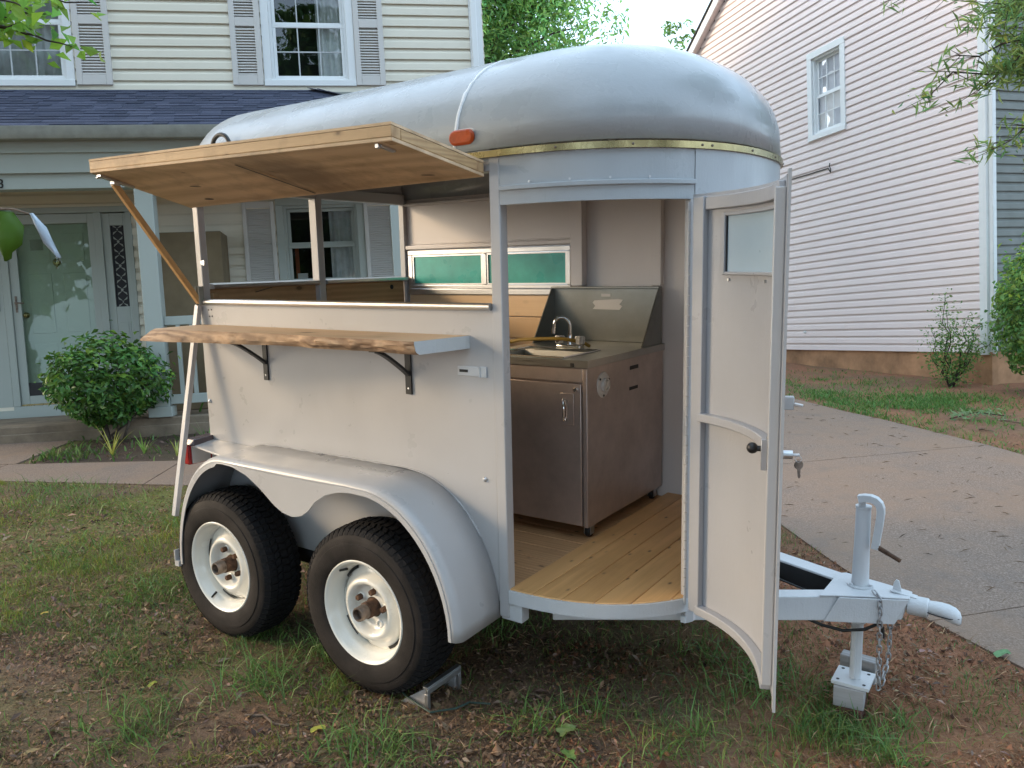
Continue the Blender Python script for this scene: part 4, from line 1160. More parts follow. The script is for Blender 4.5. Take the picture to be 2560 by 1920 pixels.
block('wood_block', 'pale weathered wood block right under the jack foot', M['greywood'], (1.072, .69, .006), (.105, .125, .0775), .12)
block('wood_block', 'thin grey board under the back of the jack foot', M['greywood'], (1.075, .83, .030), (.13, .05, .09), -.06)
block('brick_block', 'dark red brick in the grass beneath the wood block', M['brick'], (1.078, .70, -.075), (.085, .15, .0805), .05)

# ------------------------------------------------------------------ houses: helpers
def lap_profile(z0, h):     # (outward, z): dutch lap
    return [(.001, z0 + .011), (.0215, z0 + .011), (.0225, z0), (.0260, z0), (.0262, z0 + .004), (.021, z0 + h*.58), (.008, z0 + h*.78), (.004, z0 + h + .010), (.0, z0 + h + .010)]
def siding(root, mat, put, a0, a1, zlo, zhi, h, holes=(), clip=None, name='siding_plank'):
    """rows of lap siding; put(a, out, z) -> local point; holes: (a0,a1,z0,z1)"""
    z = zlo; n = 0; jr = random.Random(int(a1*100) + 3)
    while z < zhi - .01:
        segs = [(a0, a1)]
        if clip: segs = [(max(a0, clip(z, h)[0]), min(a1, clip(z, h)[1]))]
        for h0, h1, b0, b1 in holes:
            if z + h > b0 and z < b1:
                if z + h <= b1 + h*.55 or True:
                    new = []
                    for s, e in segs:
                        if h1 <= s or h0 >= e: new.append((s, e)); continue
                        if h0 > s: new.append((s, h0))
                        if h1 < e: new.append((h1, e))
                    segs = new
        hh = min(h, zhi - z)
        jobs = []
        for s_, e_ in segs:
            if e_ - s_ > 3.2:
                c_ = s_ + (e_ - s_) * jr.uniform(.22, .78); jobs += [(s_, c_ + .02, z, hh), (c_, e_, z, hh, .0028)]
            else: jobs.append((s_, e_, z, hh))
        for h0, h1, b0, b1 in holes:
            if z < b1 < z + hh - .012: jobs.append((h0, h1, b1, z + hh - b1))
            if z + .012 < b0 < z + hh: jobs.append((h0, h1, z, b0 - z))
        for s_, e_, zz0, hz, *ex in jobs:
            if e_ - s_ < .02: continue
            pr = lap_profile(zz0, hz); k = len(pr)
            if ex: pr = [(o_ + (ex[0] if o_ > .003 else 0), q_) for o_, q_ in pr]
            v = [put(a_, o, zz) for a_ in (s_, e_) for o, zz in pr]
            MB().add(v, [tuple(range(k)), tuple(range(2*k-1, k-1, -1))] + [(i, (i+1) % k, k+(i+1) % k, k+i) for i in range(k)]).build(name, mat, root, smooth=False)
            n += 1
        z += h
    return n

def make_window(root, put, a0, a1, z0, z1, casing=.075, pane='glass', bar='trim', mat='trim', cols=3, rows=2, curtain=None, depth=.07, blind=False, proud=.035, name='window'):
    """double hung window: casing frame, two sashes, bars and panes. a grows along the wall; put(a,out,z)"""
    def bx(A0, A1, O0, O1, Z0, Z1):
        return MB().hexa([put(A0,O0,Z0), put(A1,O0,Z0), put(A1,O1,Z0), put(A0,O1,Z0), put(A0,O0,Z1), put(A1,O0,Z1), put(A1,O1,Z1), put(A0,O1,Z1)])
    def cat(*l):
        m = MB()
        for q in l: m.add(q.v, q.f)
        return m
    c = casing
    w = cat(bx(a0-c, a1+c, -.02, proud, z1, z1+c), bx(a0-c, a1+c, -.02, proud+.012, z0-c*.8, z0), bx(a0-c, a0, -.02, proud-.002, z0+.0005, z1-.0005), bx(a1, a1+c, -.02, proud-.002, z0+.0005, z1-.0005)).build(name, M[mat], root, bevel=.004)
    # reveal
    cat(bx(a0, a0+.03, -.09, -.0205+.02, z0, z1), bx(a1-.03, a1, -.09, -.0005, z0, z1), bx(a0+.0305, a1-.0305, -.09, -.0005, z1-.03, z1), bx(a0+.0305, a1-.0305, -.09, -.0005, z0, z0+.03)).build('jamb', M[mat], w)
    zm = (z0 + z1) / 2
    A0, A1 = a0 + .031, a1 - .031
    for (s0, s1, o) in ((z0+.031, zm, -.03), (zm+.001, z1-.031, -.062)):
        f = .035
        cat(bx(A0, A1, o-.02, o, s1-f, s1), bx(A0, A1, o-.02, o, s0, s0+f), bx(A0, A0+f, o-.0195, o-.0005, s0+f+.0002, s1-f-.0002), bx(A1-f, A1, o-.0195, o-.0005, s0+f+.0002, s1-f-.0002)).build('sash', M[mat], w, bevel=.003)
        ia, ib, iz0, iz1 = A0+f, A1-f, s0+f, s1-f
        bw = .014
        for i in range(1, cols):
            x = ia + (ib - ia) * i / cols
            bx(x-bw/2, x+bw/2, o-.016, o-.006, iz0, iz1).build('muntin', M[bar], w)
        for j in range(1, rows):
            zz = iz0 + (iz1 - iz0) * j / rows
            bx(ia, ib, o-.0165, o-.0065, zz-bw/2, zz+bw/2).build('muntin', M[bar], w)
        for i in range(cols):
            for j in range(rows):
                x0 = ia + (ib-ia)*i/cols; x1 = ia + (ib-ia)*(i+1)/cols; y0 = iz0 + (iz1-iz0)*j/rows; y1 = iz0 + (iz1-iz0)*(j+1)/rows
                t = random.uniform(-.0012, .0012)
                MB().add([put(x0, o-.013+t, y0), put(x1, o-.013-t, y0), put(x1, o-.013-t, y1), put(x0, o-.013+t, y1)], [(0,1,2,3)]).build('pane', M[pane], w)
    if curtain:
        for c0, c1, d in curtain:
            P = []
            for k in range(41):
                u = k / 40; a = c0 + (c1 - c0) * u
                P.append([put(a, -.110 - d - .018*math.sin(u*(c1-c0)*70) - .01*math.sin(u*31), z0 - .05), put(a, -.110 - d - .014*math.sin(u*(c1-c0)*70), z1 + .05)])
            MB().grid(P).build('curtain', M['curtain'], w, ang=80)
    if blind:
        mb = MB(); z = z0 - .01
        while z < z1 + .02:
            mb.add([put(a0+.005, -.099, z), put(a1-.005, -.099, z), put(a1-.005, -.092, z+.022), put(a0+.005, -.092, z+.022)], [(0,1,2,3)]); z += .021
        o = mb.build('blind', M['blind'], w, smooth=False); o['kind'] = 'stuff'
    return w

def make_shutter(root, put, a0, a1, z0, z1, mids=(), pitch=.031, st=.062):
    def bx(A0, A1, O0, O1, Z0, Z1):
        return MB().hexa([put(A0,O0,Z0), put(A1,O0,Z0), put(A1,O1,Z0), put(A0,O1,Z0), put(A0,O0,Z1), put(A1,O0,Z1), put(A1,O1,Z1), put(A0,O1,Z1)])
    m = MB()
    bars = [z0] + [q for q in mids] + [z1]
    for q in (bx(a0, a0+st, .02, .05, z0, z1), bx(a1-st, a1, .02, .05, z0, z1), bx(a0+st+.0002, a1-st-.0002, .02, .0495, z0, z0+.11), bx(a0+st+.0002, a1-st-.0002, .02, .0495, z1-.07, z1)): m.add(q.v, q.f)
    for q in mids:
        b = bx(a0+st+.0002, a1-st-.0002, .02, .0495, q, q+.10); m.add(b.v, b.f)
    s = m.build('shutter', M['shutter'], root, bevel=.003)
    l = MB(); z = z0 + .112
    while z < z1 - .09:
        if not any(q - .025 < z < q + .10 for q in mids):
            l.hexa([put(a0+st, .042, z), put(a1-st, .042, z), put(a1-st, .047, z+.003), put(a0+st, .047, z+.003), put(a0+st, .022, z+.026), put(a1-st, .022, z+.026), put(a1-st, .026, z+.029), put(a0+st, .026, z+.029)])
        z += pitch
    l.build('louvres', M['shutter'], s, kind='stuff', smooth=False)
    b = bx(a0+st, a1-st, .019, .0205, z0, z1); b.build('shutter_back', M['gutter'], s)
    return s

# ------------------------------------------------------------------ left house (cream) : u along the front, v away from the viewer
YL = 0.1715
hl = empty('cream_house', loc=(0, 9.75, 0), rz=YL)
tag(hl, 'cream sided two storey house with blue shingled front porch behind the trailer', 'house')
def putL(u, o, z): return (u, -o, z)
U0, U1 = -10.5, -.30
DX0, DX1 = -5.62, -4.24         # door group opening
holes_up = [(-2.60, -1.74, 4.375, 5.66), (-5.66, -4.775, 4.37, 5.66)]
n1 = siding(hl, M['sidingL'], putL, U0, U1, 4.242, 7.3, .1262, holes_up)
holes_lo = [(-2.585, -1.755, 2.05, 2.958), (DX0, DX1, .70, 2.99)]
n2 = siding(hl, M['sidingL'], putL, U0, U1, .78, 4.20, .1262, holes_lo)
MB().box(-.298, -.225, -.040, -.002, .5, 7.3).box(-.2245, -.150, -.048, -.002, .5, 7.3).build('corner_board', M['trim'], hl, bevel=.003)
MB().box(-.285, -.215, -.082, -.0405, 1.0, 7.3).build('downspout', M['trim'], hl, bevel=.008)
mb = MB()
z = .6
while z < 7.3:
    mb.hexa([(-.150, -.04, z), (-.132, -.04, z), (-.132, 8, z), (-.150, 8, z), (-.150, -.04, z+.126), (-.146, -.04, z+.126), (-.146, 8, z+.126), (-.150, 8, z+.126)]); z += .1262
mb.build('side_wall', M['sidingL'], hl, smooth=False)
MB().box(U0, -.155, .9, 1.0, .5, 7.2).box(U0, -.155, 1.0, 8, .5, .6).box(U0, -.155, 7.9, 8, .6, 7.2).box(U0, U0 + .1, .0, 7.9, .6, 7.2).build('inner_wall', M['room'], hl)
MB().prism([(-.45, 7.25), (4.0, 9.4), (8.45, 7.25), (8.45, 7.38), (4.0, 9.55), (-.45, 7.38)], U0 - .3, .15, 'x').build('main_roof', M['shingle'], hl)
MB().box(U0, -.16, -.035, -.002, 4.20, 4.241).build('flashing', M['gutter'], hl)
make_window(hl, putL, -2.60, -1.74, 4.375, 5.66, .085, cols=3, rows=2, curtain=[(-2.08, -1.70, 0.0), (-2.62, -2.58, .02)], bar='muntin')
make_window(hl, putL, -5.66, -4.775, 4.37, 5.66, .085, cols=3, rows=2, curtain=[(-5.7, -4.75, 0.0)], bar='muntin')
make_window(hl, putL, -2.585, -1.755, 2.05, 2.958, .085, mat='trimshade', cols=2, rows=1, curtain=[(-2.08, -1.74, .0)], bar='muntin')
MB().box(-2.505, -2.462, .23, .26, 1.95, 2.50).build('window_lumber', M['orange'], hl)
MB().box(-2.475, -2.36, .066, .068, 2.085, 2.18).build('window_sticker', M['sticker'], hl)
for a0, a1 in ((-4.672, -4.305), (-3.028, -2.695), (-1.652, -1.316)):
    make_shutter(hl, putL, a0, a1, 4.315, 5.72, (4.966,))
for a0, a1 in ((-3.040, -2.685), (-1.668, -1.318)):
    make_shutter(hl, putL, a0, a1, 1.96, 3.005, (), .0265, .045)
# door group
dg = MB().box(DX0, -5.545, -.03, .05, .82, 2.93).box(-4.632, -4.555, -.03, .05, .82, 2.93).box(-4.300, DX1, -.03, .05, .82, 2.93).box(DX0, DX1, -.032, .05, 2.9305, 2.995).box(DX0, DX1, -.028, .05, .75, .8195)
dgo = dg.build('door_surround', M['trimshade'], hl, bevel=.004)
MB().box(-6.00, -5.6205, -.03, .04, .82, 2.93).build('side_light', M['trimshade'], hl)
MB().box(-5.96, -5.66, .0405 - .08, -.031, 1.88, 2.78).build('side_light_glass', M['glass'], hl)
sd = MB().box(-5.542, -5.455, -.012, .012, .84, 2.925).box(-4.705, -4.635, -.012, .012, .84, 2.925).box(-5.4545, -4.7055, -.012, .012, 2.82, 2.925).box(-5.4545, -4.7055, -.012, .012, .84, .93).build('storm_door', M['trimshade'], hl, bevel=.003)
MB().box(-5.4545, -4.7055, -.002, .002, .9305, 2.8195).build('storm_glass', M['stormglass'], sd)
MB().box(-5.4545, -4.7055, -.004, -.0025, .9305, 1.075).build('kick_plate', M['dark'], sd)
MB().box(-5.54, -4.64, -.015, .02, .822, .8395).build('brass_sweep', M['brass'], sd)
MB().box(-5.512, -5.490, -.017, -.0125, 1.86, 2.04).tube([(-5.50, -.018, 1.965), (-5.50, -.050, 1.965), (-5.47, -.055, 1.963), (-5.41, -.052, 1.958)], .008, 8).build('door_handle', M['hubsteel'], sd)
ed = MB().box(-5.545, -4.632, .055, .095, .83, 2.93).build('entry_door', M['door'], hl)
for a0, a1, z0, z1 in ((-5.38, -5.14, 2.40, 2.72), (-5.02, -4.78, 2.40, 2.72), (-5.38, -5.14, 1.62, 2.28), (-5.02, -4.78, 1.62, 2.28), (-5.38, -5.14, 1.0, 1.5), (-5.02, -4.78, 1.0, 1.5)):
    MB().box(a0, a1, .048, .0545, z0, z1).build('door_panel', M['door'], ed, bevel=.006)
MB().lathe([(.0001, -.02), (.03, -.018), (.042, -.006), (.045, 0)], 20, 'y', (-5.075, .0545, 2.405)).box(-5.083, -5.067, .040, .054, 2.33, 2.50).build('knocker', M['brass'], ed, bevel=.002)
MB().lathe([(.0001, -.055), (.024, -.05), (.03, -.03), (.012, -.015), (.03, 0)], 18, 'y', (-5.43, .054, 1.83)).build('door_knob', M['brass'], ed)
MB().box(-5.33, -5.20, .0440, .0468, 2.54, 2.66).build('door_notice', M['gutter'], ed)
sl = MB().box(-4.5545, -4.475, -.01, .03, .83, 2.92).box(-4.332, -4.3005, -.01, .03, .83, 2.92).box(-4.4745, -4.3325, -.01, .03, 2.785, 2.92).box(-4.4745, -4.3325, -.01, .03, .83, 1.878).build('side_light', M['trimshade'], hl, bevel=.003)
MB().box(-4.4740, -4.3330, .008, .014, 1.8785, 2.7845).build('side_light_glass', M['room'], sl)
mb = MB(); z = 1.93; k = 0
while z < 2.75:
    r = .026 if k % 2 else .014
    mb.cyl((-4.403, .0075, z), (-4.403, .005, z), r * .55, 8)
    for sx in (-1, 1):
        for sz in (-1, 1):
            mb.add([(-4.403, .0065, z + .012*sz), (-4.403 + sx*.045, .0065, z + .03*sz), (-4.403 + sx*.050, .0065, z + .06*sz)], [(0, 1, 2)])
    z += .135; k += 1
mb.build('leaded_pattern', M['gutter'], sl, fix=False)
MB().box(-4.45, -4.36, -.014, -.0102, 1.0, 1.70).build('side_light_panel', M['trimshade'], sl, bevel=.003)
# porch
VP = -1.133; US = -.196
MB().box(U0, -.9, VP - .03, -.034, .40, .695).build('porch_slab', M['porchc'], hl, bevel=.015)
MB().box(U0, -1.0, VP - .05, VP - .0305, .2, .62).build('porch_footing', M['porchc'], hl, bevel=.01)
MB().box(U0, -.16, -.033, .02, .40, .779).build('wall_base', M['trimshade'], hl)
def pf(u): return u + US
# roof: front slope shingle courses and right hip
RZ0, RZ1, RV0, RV1 = 3.535, 4.265, VP - .13, -.02
def rp(u, t, o=0.):     # t 0 eave .. 1 wall ; o normal offset
    dz, dv = RZ1 - RZ0, RV1 - RV0; l = math.hypot(dz, dv)
    return (u, RV0 + dv*t - o*dz/l, RZ0 + dz*t + o*dv/l)
HU0, HU1 = -.55, -2.12     # right end at eave and at wall
def hip_u(t): return HU0 + (HU1 - HU0) * t
pr = MB()
q = [rp(U0, 0), rp(HU0, 0), rp(HU1, 1), rp(U0, 1)]
pr.add(q, [(0,1,2,3)]); pr.add([rp(HU0, 0), (HU0, RV1, RZ0), rp(HU1, 1)], [(0,1,2)])
pr.add([(U0, RV0, RZ0), (HU0, RV0, RZ0), (HU0, RV1, RZ0), (U0, RV1, RZ0)], [(3,2,1,0)])
pro = pr.build('porch_roof', M['shingle'], hl, smooth=False)
rest = MB(); nsh = 0; NC = 15
sm_cache = {}
slope_l = math.hypot(RZ1 - RZ0, RV1 - RV0)
rs = random.Random(5)
for c in range(NC):
    t0 = c / NC - .004; t1 = (c + 1.25) / NC
    u = hip_u(max(0, t0)) - .01
    first = True
    while u > U0:
        wdt = rs.choice((.14, .17, .20, .23, .26, .30))
        a = max(U0, u - wdt)
        th_ = rs.choice((.003, .005, .007, .009))
        b0 = u - .003
        mbx = MB().hexa([rp(a, t0, .001), rp(b0, t0, .001), rp(b0 - (.03 if first else 0), min(1, t1), .0005), rp(a, min(1, t1), .0005), rp(a, t0, .004 + th_), rp(b0, t0, .004 + th_), rp(b0 - (.03 if first else 0), min(1, t1), .004), rp(a, min(1, t1), .004)])
        first = False
        if -6.2 < a < -.9 and nsh < 297:
            mbx.build('shingle', M['shingle'], pro, smooth=False, fix=False); nsh += 1
        else: rest.add(mbx.v, mbx.f)
        u = a
rest.build('far_shingles', M['shingle'], pro, kind='stuff', smooth=False, fix=False)
hipm = MB()
for k in range(13):
    t = k / 13; a = Vector(rp(hip_u(t), t, .012)); b = Vector(rp(hip_u(t + .11), min(1, t + .11), .016)); hipm.bar(a, b, .16, .008, (.6, -.5, 1))
hipm.build('hip_cap', M['shingle'], pro)
MB().prism([(RV0 - .11, 3.415), (RV0 - .03, 3.415), (RV0 - .005, 3.44), (RV0 - .005, 3.53), (RV0 - .022, 3.53), (RV0 - .022, 3.445), (RV0 - .035, 3.43), (RV0 - .10, 3.43), (RV0 - .118, 3.47), (RV0 - .118, 3.53), (RV0 - .135, 3.53), (RV0 - .128, 3.45)], U0, HU0 + .1, 'x').build('gutter', M['gutter'], hl, bevel=.002)
MB().box(U0, HU0 + .02, VP - .10, VP - .07, 3.315, 3.44).build('fascia', M['trimshade'], hl, bevel=.003)
MB().box(U0, HU0, VP - .071, VP - .0, 3.13, 3.3295).build('frieze', M['trimshade'], hl, bevel=.003)
bm_ = MB().box(U0, HU0, VP - .030, VP + .11, 2.985, 3.1295).build('porch_beam', M['trimshade'], hl, bevel=.004)
mb = MB()
u = U0
while u < -.6:
    mb.box(u, u + .118, VP + .112, -.036, 3.245, 3.255); u += .121
mb.build('porch_ceiling', M['trimshade'], hl, kind='stuff', smooth=False)
# house number 3
fnt = bpy.data.curves.new('house_number', 'FONT'); fnt.body = '3'; fnt.size = .125; fnt.extrude = .004
no = bpy.data.objects.new('house_number', fnt); COL.objects.link(no)
bpy.context.view_layer.update()
nme = bpy.data.meshes.new_from_object(no.evaluated_get(bpy.context.evaluated_depsgraph_get()))
bpy.data.objects.remove(no); nme.materials.clear(); nme.materials.append(M['black'])
inst('house_number', nme, hl, loc=(pf(-4.912), VP - .036, 3.000), rot=(PI/2, 0, 0))
# column, rail
def column(u):
    c = MB().box(u, u + .172, VP - .028, VP + .13, .80, 2.984).build('porch_column', M['trimshade'], hl, bevel=.006)
    MB().box(u - .028, u + .20, VP - .055, VP + .155, .6955, .7995).build('column_base', M['trimshade'], c, bevel=.006)
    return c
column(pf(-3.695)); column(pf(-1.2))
rl = MB().box(pf(-3.52), pf(-1.21), VP + .02, VP + .065, 1.615, 1.705).build('porch_railing', M['trimshade'], hl, bevel=.006)
MB().box(pf(-3.52), pf(-1.21), VP + .02, VP + .065, .815, .912).build('bottom_rail', M['trimshade'], rl, bevel=.006)
bme = MB().box(0, .037, 0, .037, .9125, 1.6145).mesh('baluster', False); bme.materials.append(M['trimshade'])
for k in range(17): inst('baluster', bme, rl, loc=(pf(-3.416 + .131*k), VP + .024, 0))
bx = MB().box(-3.86, -3.215, -.50, -.08, .70, 2.625).build('tall_box', M['box'], None, bevel=.006)
bx.matrix_world = Matrix.Translation((0, 9.75, 0)) @ Matrix.Rotation(YL, 4, 'Z')
tag(bx, 'tall plain brown box standing on the porch behind the white column', 'box')

# ------------------------------------------------------------------ right house (mauve): t along the gable wall (away), +y outward
YR = 1.8762
hr = empty('mauve_house', loc=(6.146, 10.2, 0), rz=YR)
tag(hr, 'mauve sided house gable wall with one white window beside the driveway', 'house')
RT = 9.36; ZB_ = .783; PKT = 3.2; PKZ = 6.8 + (6.686 - PKT) * .635
def rake_z(t): return PKZ - abs(t - PKT) * .635
def clipR(z, h):
    zz = z + h * .55
    lo = 0.
    d = (PKZ - zz) / .635
    return (max(.0, PKT - d), min(RT, PKT + d))
def putR(a, o, z): return (a, o, z)
nR = siding(hr, M['sidingR'], putR, .0, RT, ZB_, 8.9, .1143, [(2.548, 3.215, 4.31, 5.535)], clipR)
make_window(hr, putR, 2.548, 3.215, 4.31, 5.535, .105, cols=3, rows=2, blind=True, proud=.04, pane='blindglass')
MB().box(.0005, RT, -.25, -.2, .3, 5.0).build('inner_wall', M['room'], hr)
MB().box(-.072, RT + .05, -.10, -.004, -.3, ZB_ + .006).build('foundation', M['found'], hr)
MB().box(-.002, .075, .0005, .032, ZB_ - .03, 7.0).box(-.034, -.0022, -.09, .032, ZB_ - .03, 7.0).build('corner_board', M['trim'], hr, bevel=.003)
MB().box(-.095, -.0345, -.075, -.012, ZB_ - .02, 7.0).build('downspout', M['trim'], hr, bevel=.008)
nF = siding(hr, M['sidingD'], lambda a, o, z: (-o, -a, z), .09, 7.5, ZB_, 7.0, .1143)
MB().box(.1, RT - .1, -7.5, -7.4, .3, 5.2).box(.03, .1, -7.5, -.26, .3, 5.2).build('back_wall', M['room'], hr)
MB().box(-.06, -.005, -7.5, -.105, -.3, ZB_ + .004).build('front_foundation', M['found'], hr)
def rake(side):
    a, b = (PKT, RT + .35) if side else (PKT, -.35)
    za, zb = PKZ + .04, PKZ + .04 - abs(b - PKT) * .635
    m = MB().hexa([(a, -7.9, za), (b, -7.9, zb), (b, .15, zb), (a, .15, za), (a, -7.9, za+.10), (b, -7.9, zb+.10), (b, .15, zb+.10), (a, .15, za+.10)])
    r = m.build('roof_plane', M['dark'], hr)
    MB().hexa([(a, .1502, za+.091), (b, .1502, zb+.091), (b, .205, zb+.091), (a, .205, za+.091), (a, .1502, za+.125), (b, .1502, zb+.125), (b, .205, zb+.125), (a, .205, za+.125)]).build('shingle_edge', M['dark'], r)
    MB().hexa([(a, .1502, za-.10), (b, .1502, zb-.10), (b, .175, zb-.10), (a, .175, za-.10), (a, .1502, za+.09), (b, .1502, zb+.09), (b, .175, zb+.09), (a, .175, za+.09)]).build('rake_board', M['trim'], r, bevel=.003)
    MB().hexa([(a, .021, za-.055), (b, .021, zb-.055), (b, .15, zb-.055), (a, .15, za-.055), (a, .021, za-.005), (b, .021, zb-.005), (b, .15, zb-.005), (a, .15, za-.005)]).build('rake_soffit', M['sidingR'], r)
rake(0); rake(1)
MB().tube([(6.4, .03, 3.70), (5.0, .034, 3.705), (4.3, .036, 3.700), (3.9, .036, 3.712), (3.3, .034, 3.708), (2.86, .034, 3.712), (2.80, .06, 3.66), (2.765, .07, 3.63), (2.76, .07, 3.68), (2.80, .06, 3.735), (2.80, .05, 3.78)], .009, 8).build('wall_cable', M['wire'], hr)
MB().lathe([(.0001, .03), (.018, .03), (.024, .018), (.026, .018), (.026, 0)], 16, 'y', (3.54, .014, 1.087)).build('wall_vent', M['trim'], hr)

# ------------------------------------------------------------------ vegetation
def leaf_cloud(name, C, N, size, aspect, tint, mat, droop=.25, fold=.25):
    """C centres (n,3), N facing normals (n,3), size (n,), builds folded diamond leaves (2 quads each)"""
    n = len(C)
    N = N / (np.linalg.norm(N, axis=1, keepdims=True) + 1e-9)
    r = rng.normal(size=(n, 3)); D = r - N * (r*N).sum(1, keepdims=True)
    D[:, 2] -= droop; D = D - N * (D*N).sum(1, keepdims=True)
    D /= np.linalg.norm(D, axis=1, keepdims=True) + 1e-9
    S = np.cross(N, D)
    L = size[:, None]; Wd = L * aspect
    base = C - D * L * .5; tip = C + D * L * .5 - N * L * .12
    mid = C - N * L * 0.0
    l = C - S * Wd * .5 + N * Wd * fold - D * L * .05; rr = C + S * Wd * .5 + N * Wd * fold - D * L * .05
    V = np.stack([base, rr, tip, l, mid], 1).reshape(-1, 3)
    i = np.arange(n)[:, None] * 5
    F = np.concatenate([i + np.array([[0, 1, 2]]), i + np.array([[0, 2, 3]])], 0)
    T = np.repeat(tint, 5, 0)
    return fast_mesh(name, V, F, mat, T)

def tints(n, lo=.55, hi=1.35, warm=.18):
    b = rng.uniform(lo, hi, n)[:, None]
    w = rng.normal(0, warm, n)[:, None]
    return np.clip(np.concatenate([b*(1+w), b*(1+.15*w), b*(1-.5*w)], 1), .05, 2.5)

def limb(mb, a, b, r0, r1, n=6, wob=.06, seed=0):
    rr = random.Random(seed); a = Vector(a); b = Vector(b); L = (b - a).length
    pts = []; R = []
    for k in range(n + 1):
        u = k / n; p = a.lerp(b, u)
        if 0 < k < n: p += Vector((rr.uniform(-1, 1), rr.uniform(-1, 1), rr.uniform(-1, 1))) * L * wob * .5
        pts.append(p); R.append(r0 + (r1 - r0) * u)
    mb.tube(pts, R, 7)
    return pts

def shrub(name, loc, rad, h0, h1, n, leaf, label, mat, stems=5, core=.45, seed=1, group=None, flat=.3, lo=.5, hi=1.4):
    o = empty(name, loc=loc); tag(o, label, 'shrub', group)
    r = np.random.default_rng(seed)
    u = r.normal(size=(n, 3)); u /= np.linalg.norm(u, axis=1, keepdims=True)
    k = core + (1 - core) * r.random(n) ** .5
    lump = 1 + .42 * (fbm(u[:, 0]*2.2 + 9, u[:, 2]*2.2 + u[:, 1]*1.7 + 9, seed + 4) - .5) * 2
    P = u * (k * lump)[:, None] * np.array([rad, rad, (h1 - h0) / 2]) + np.array([0, 0, (h0 + h1) / 2])
    taper = np.clip((P[:, 2] - h0) / ((h1 - h0) * .6), 0, 1)
    P[:, :2] *= (.55 + .45 * taper ** .7)[:, None]
    N = u * .8 + r.normal(size=(n, 3)) * .55 + np.array([0, 0, .55])
    sz = leaf * r.uniform(.6, 1.35, n)
    t = tints(n, lo, hi)
    ns = n // 14; si = r.integers(0, n, ns); up = r.uniform(.02, .16, ns)
    P[si] = P[si] * (1 + up[:, None] * np.array([.6, .6, .6])) + np.array([0, 0, 1.]) * up[:, None] * .5
    young = (k > .88) & (u[:, 2] > .1) & (r.random(n) < .45)
    t[young] *= np.array([1.7, 1.35, .9])
    inst('foliage', leaf_cloud('foliage', P, N, sz, .45, t, mat, .0), o)
    mb = MB()
    for s in range(stems):
        a = 2*PI*s/stems + r.uniform(-.3, .3)
        b = (math.cos(a)*rad*.55, math.sin(a)*rad*.55, h0 + (h1-h0)*r.uniform(.45, .75))
        pts = limb(mb, (math.cos(a)*.03, math.sin(a)*.03, -.08), b, .016, .006, 5, .2, seed*10+s)
        for q in range(3):
            limb(mb, pts[2 + q], (b[0]*1.35 + r.uniform(-.1, .1), b[1]*1.35 + r.uniform(-.1, .1), b[2] + r.uniform(.0, .2)), .006, .002, 4, .2, seed*77+s*5+q)
    mb.build('stems', M['treebark'], o)
    return o
shrub('round_shrub', (-3.92, 7.72, gzf(-3.92, 7.72)), .60, .12, 1.0, 4200, .074, 'rounded dark green shrub in the bed beside the front door', M['leafA'], 6, .5, 3, lo=.45, hi=1.5)
shrub('tall_shrub', (6.25, 9.1, gzf(6.25, 9.1)), .68, .05, 1.9, 9000, .075, 'tall bright green shrub at the corner of the mauve house', M['leafB'], 6, .5, 8, lo=.5, hi=1.6)
def sapling(loc):
    o = empty('thin_shrub', loc=loc); tag(o, 'sparse young shrub growing against the orange stained foundation', 'shrub')
    mb = MB(); C = []
    rr = random.Random(12)
    tips = [(-.05, 0, 1.12), (.18, -.1, .85), (-.2, .05, .7), (.42, .0, .78), (.32, .1, .55), (-.3, -.1, .42), (.2, -.15, .4), (.5, -.1, .62), (.05, .15, .6), (-.12, -.15, .95)]
    for i, t in enumerate(tips):
        pts = limb(mb, (rr.uniform(-.03, .03), rr.uniform(-.03, .03), -.05), t, .012, .003, 7, .1, 40 + i)
        for p in pts[2:]:
            for _ in range(34):
                C.append(p + Vector((rr.gauss(0, .07), rr.gauss(0, .07), rr.gauss(0, .055))))
    mb.build('stems', M['treebark'], o)
    C = np.array([tuple(c) for c in C]); n = len(C)
    inst('foliage', leaf_cloud('foliage', C, rng.normal(size=(n, 3)) + np.array([0, -.4, .7]), .042*rng.uniform(.6, 1.3, n), .5, tints(n, .6, 1.3), M['leafB']), o)
sapling((5.60, 10.08, gzf(5.60, 10.08)))

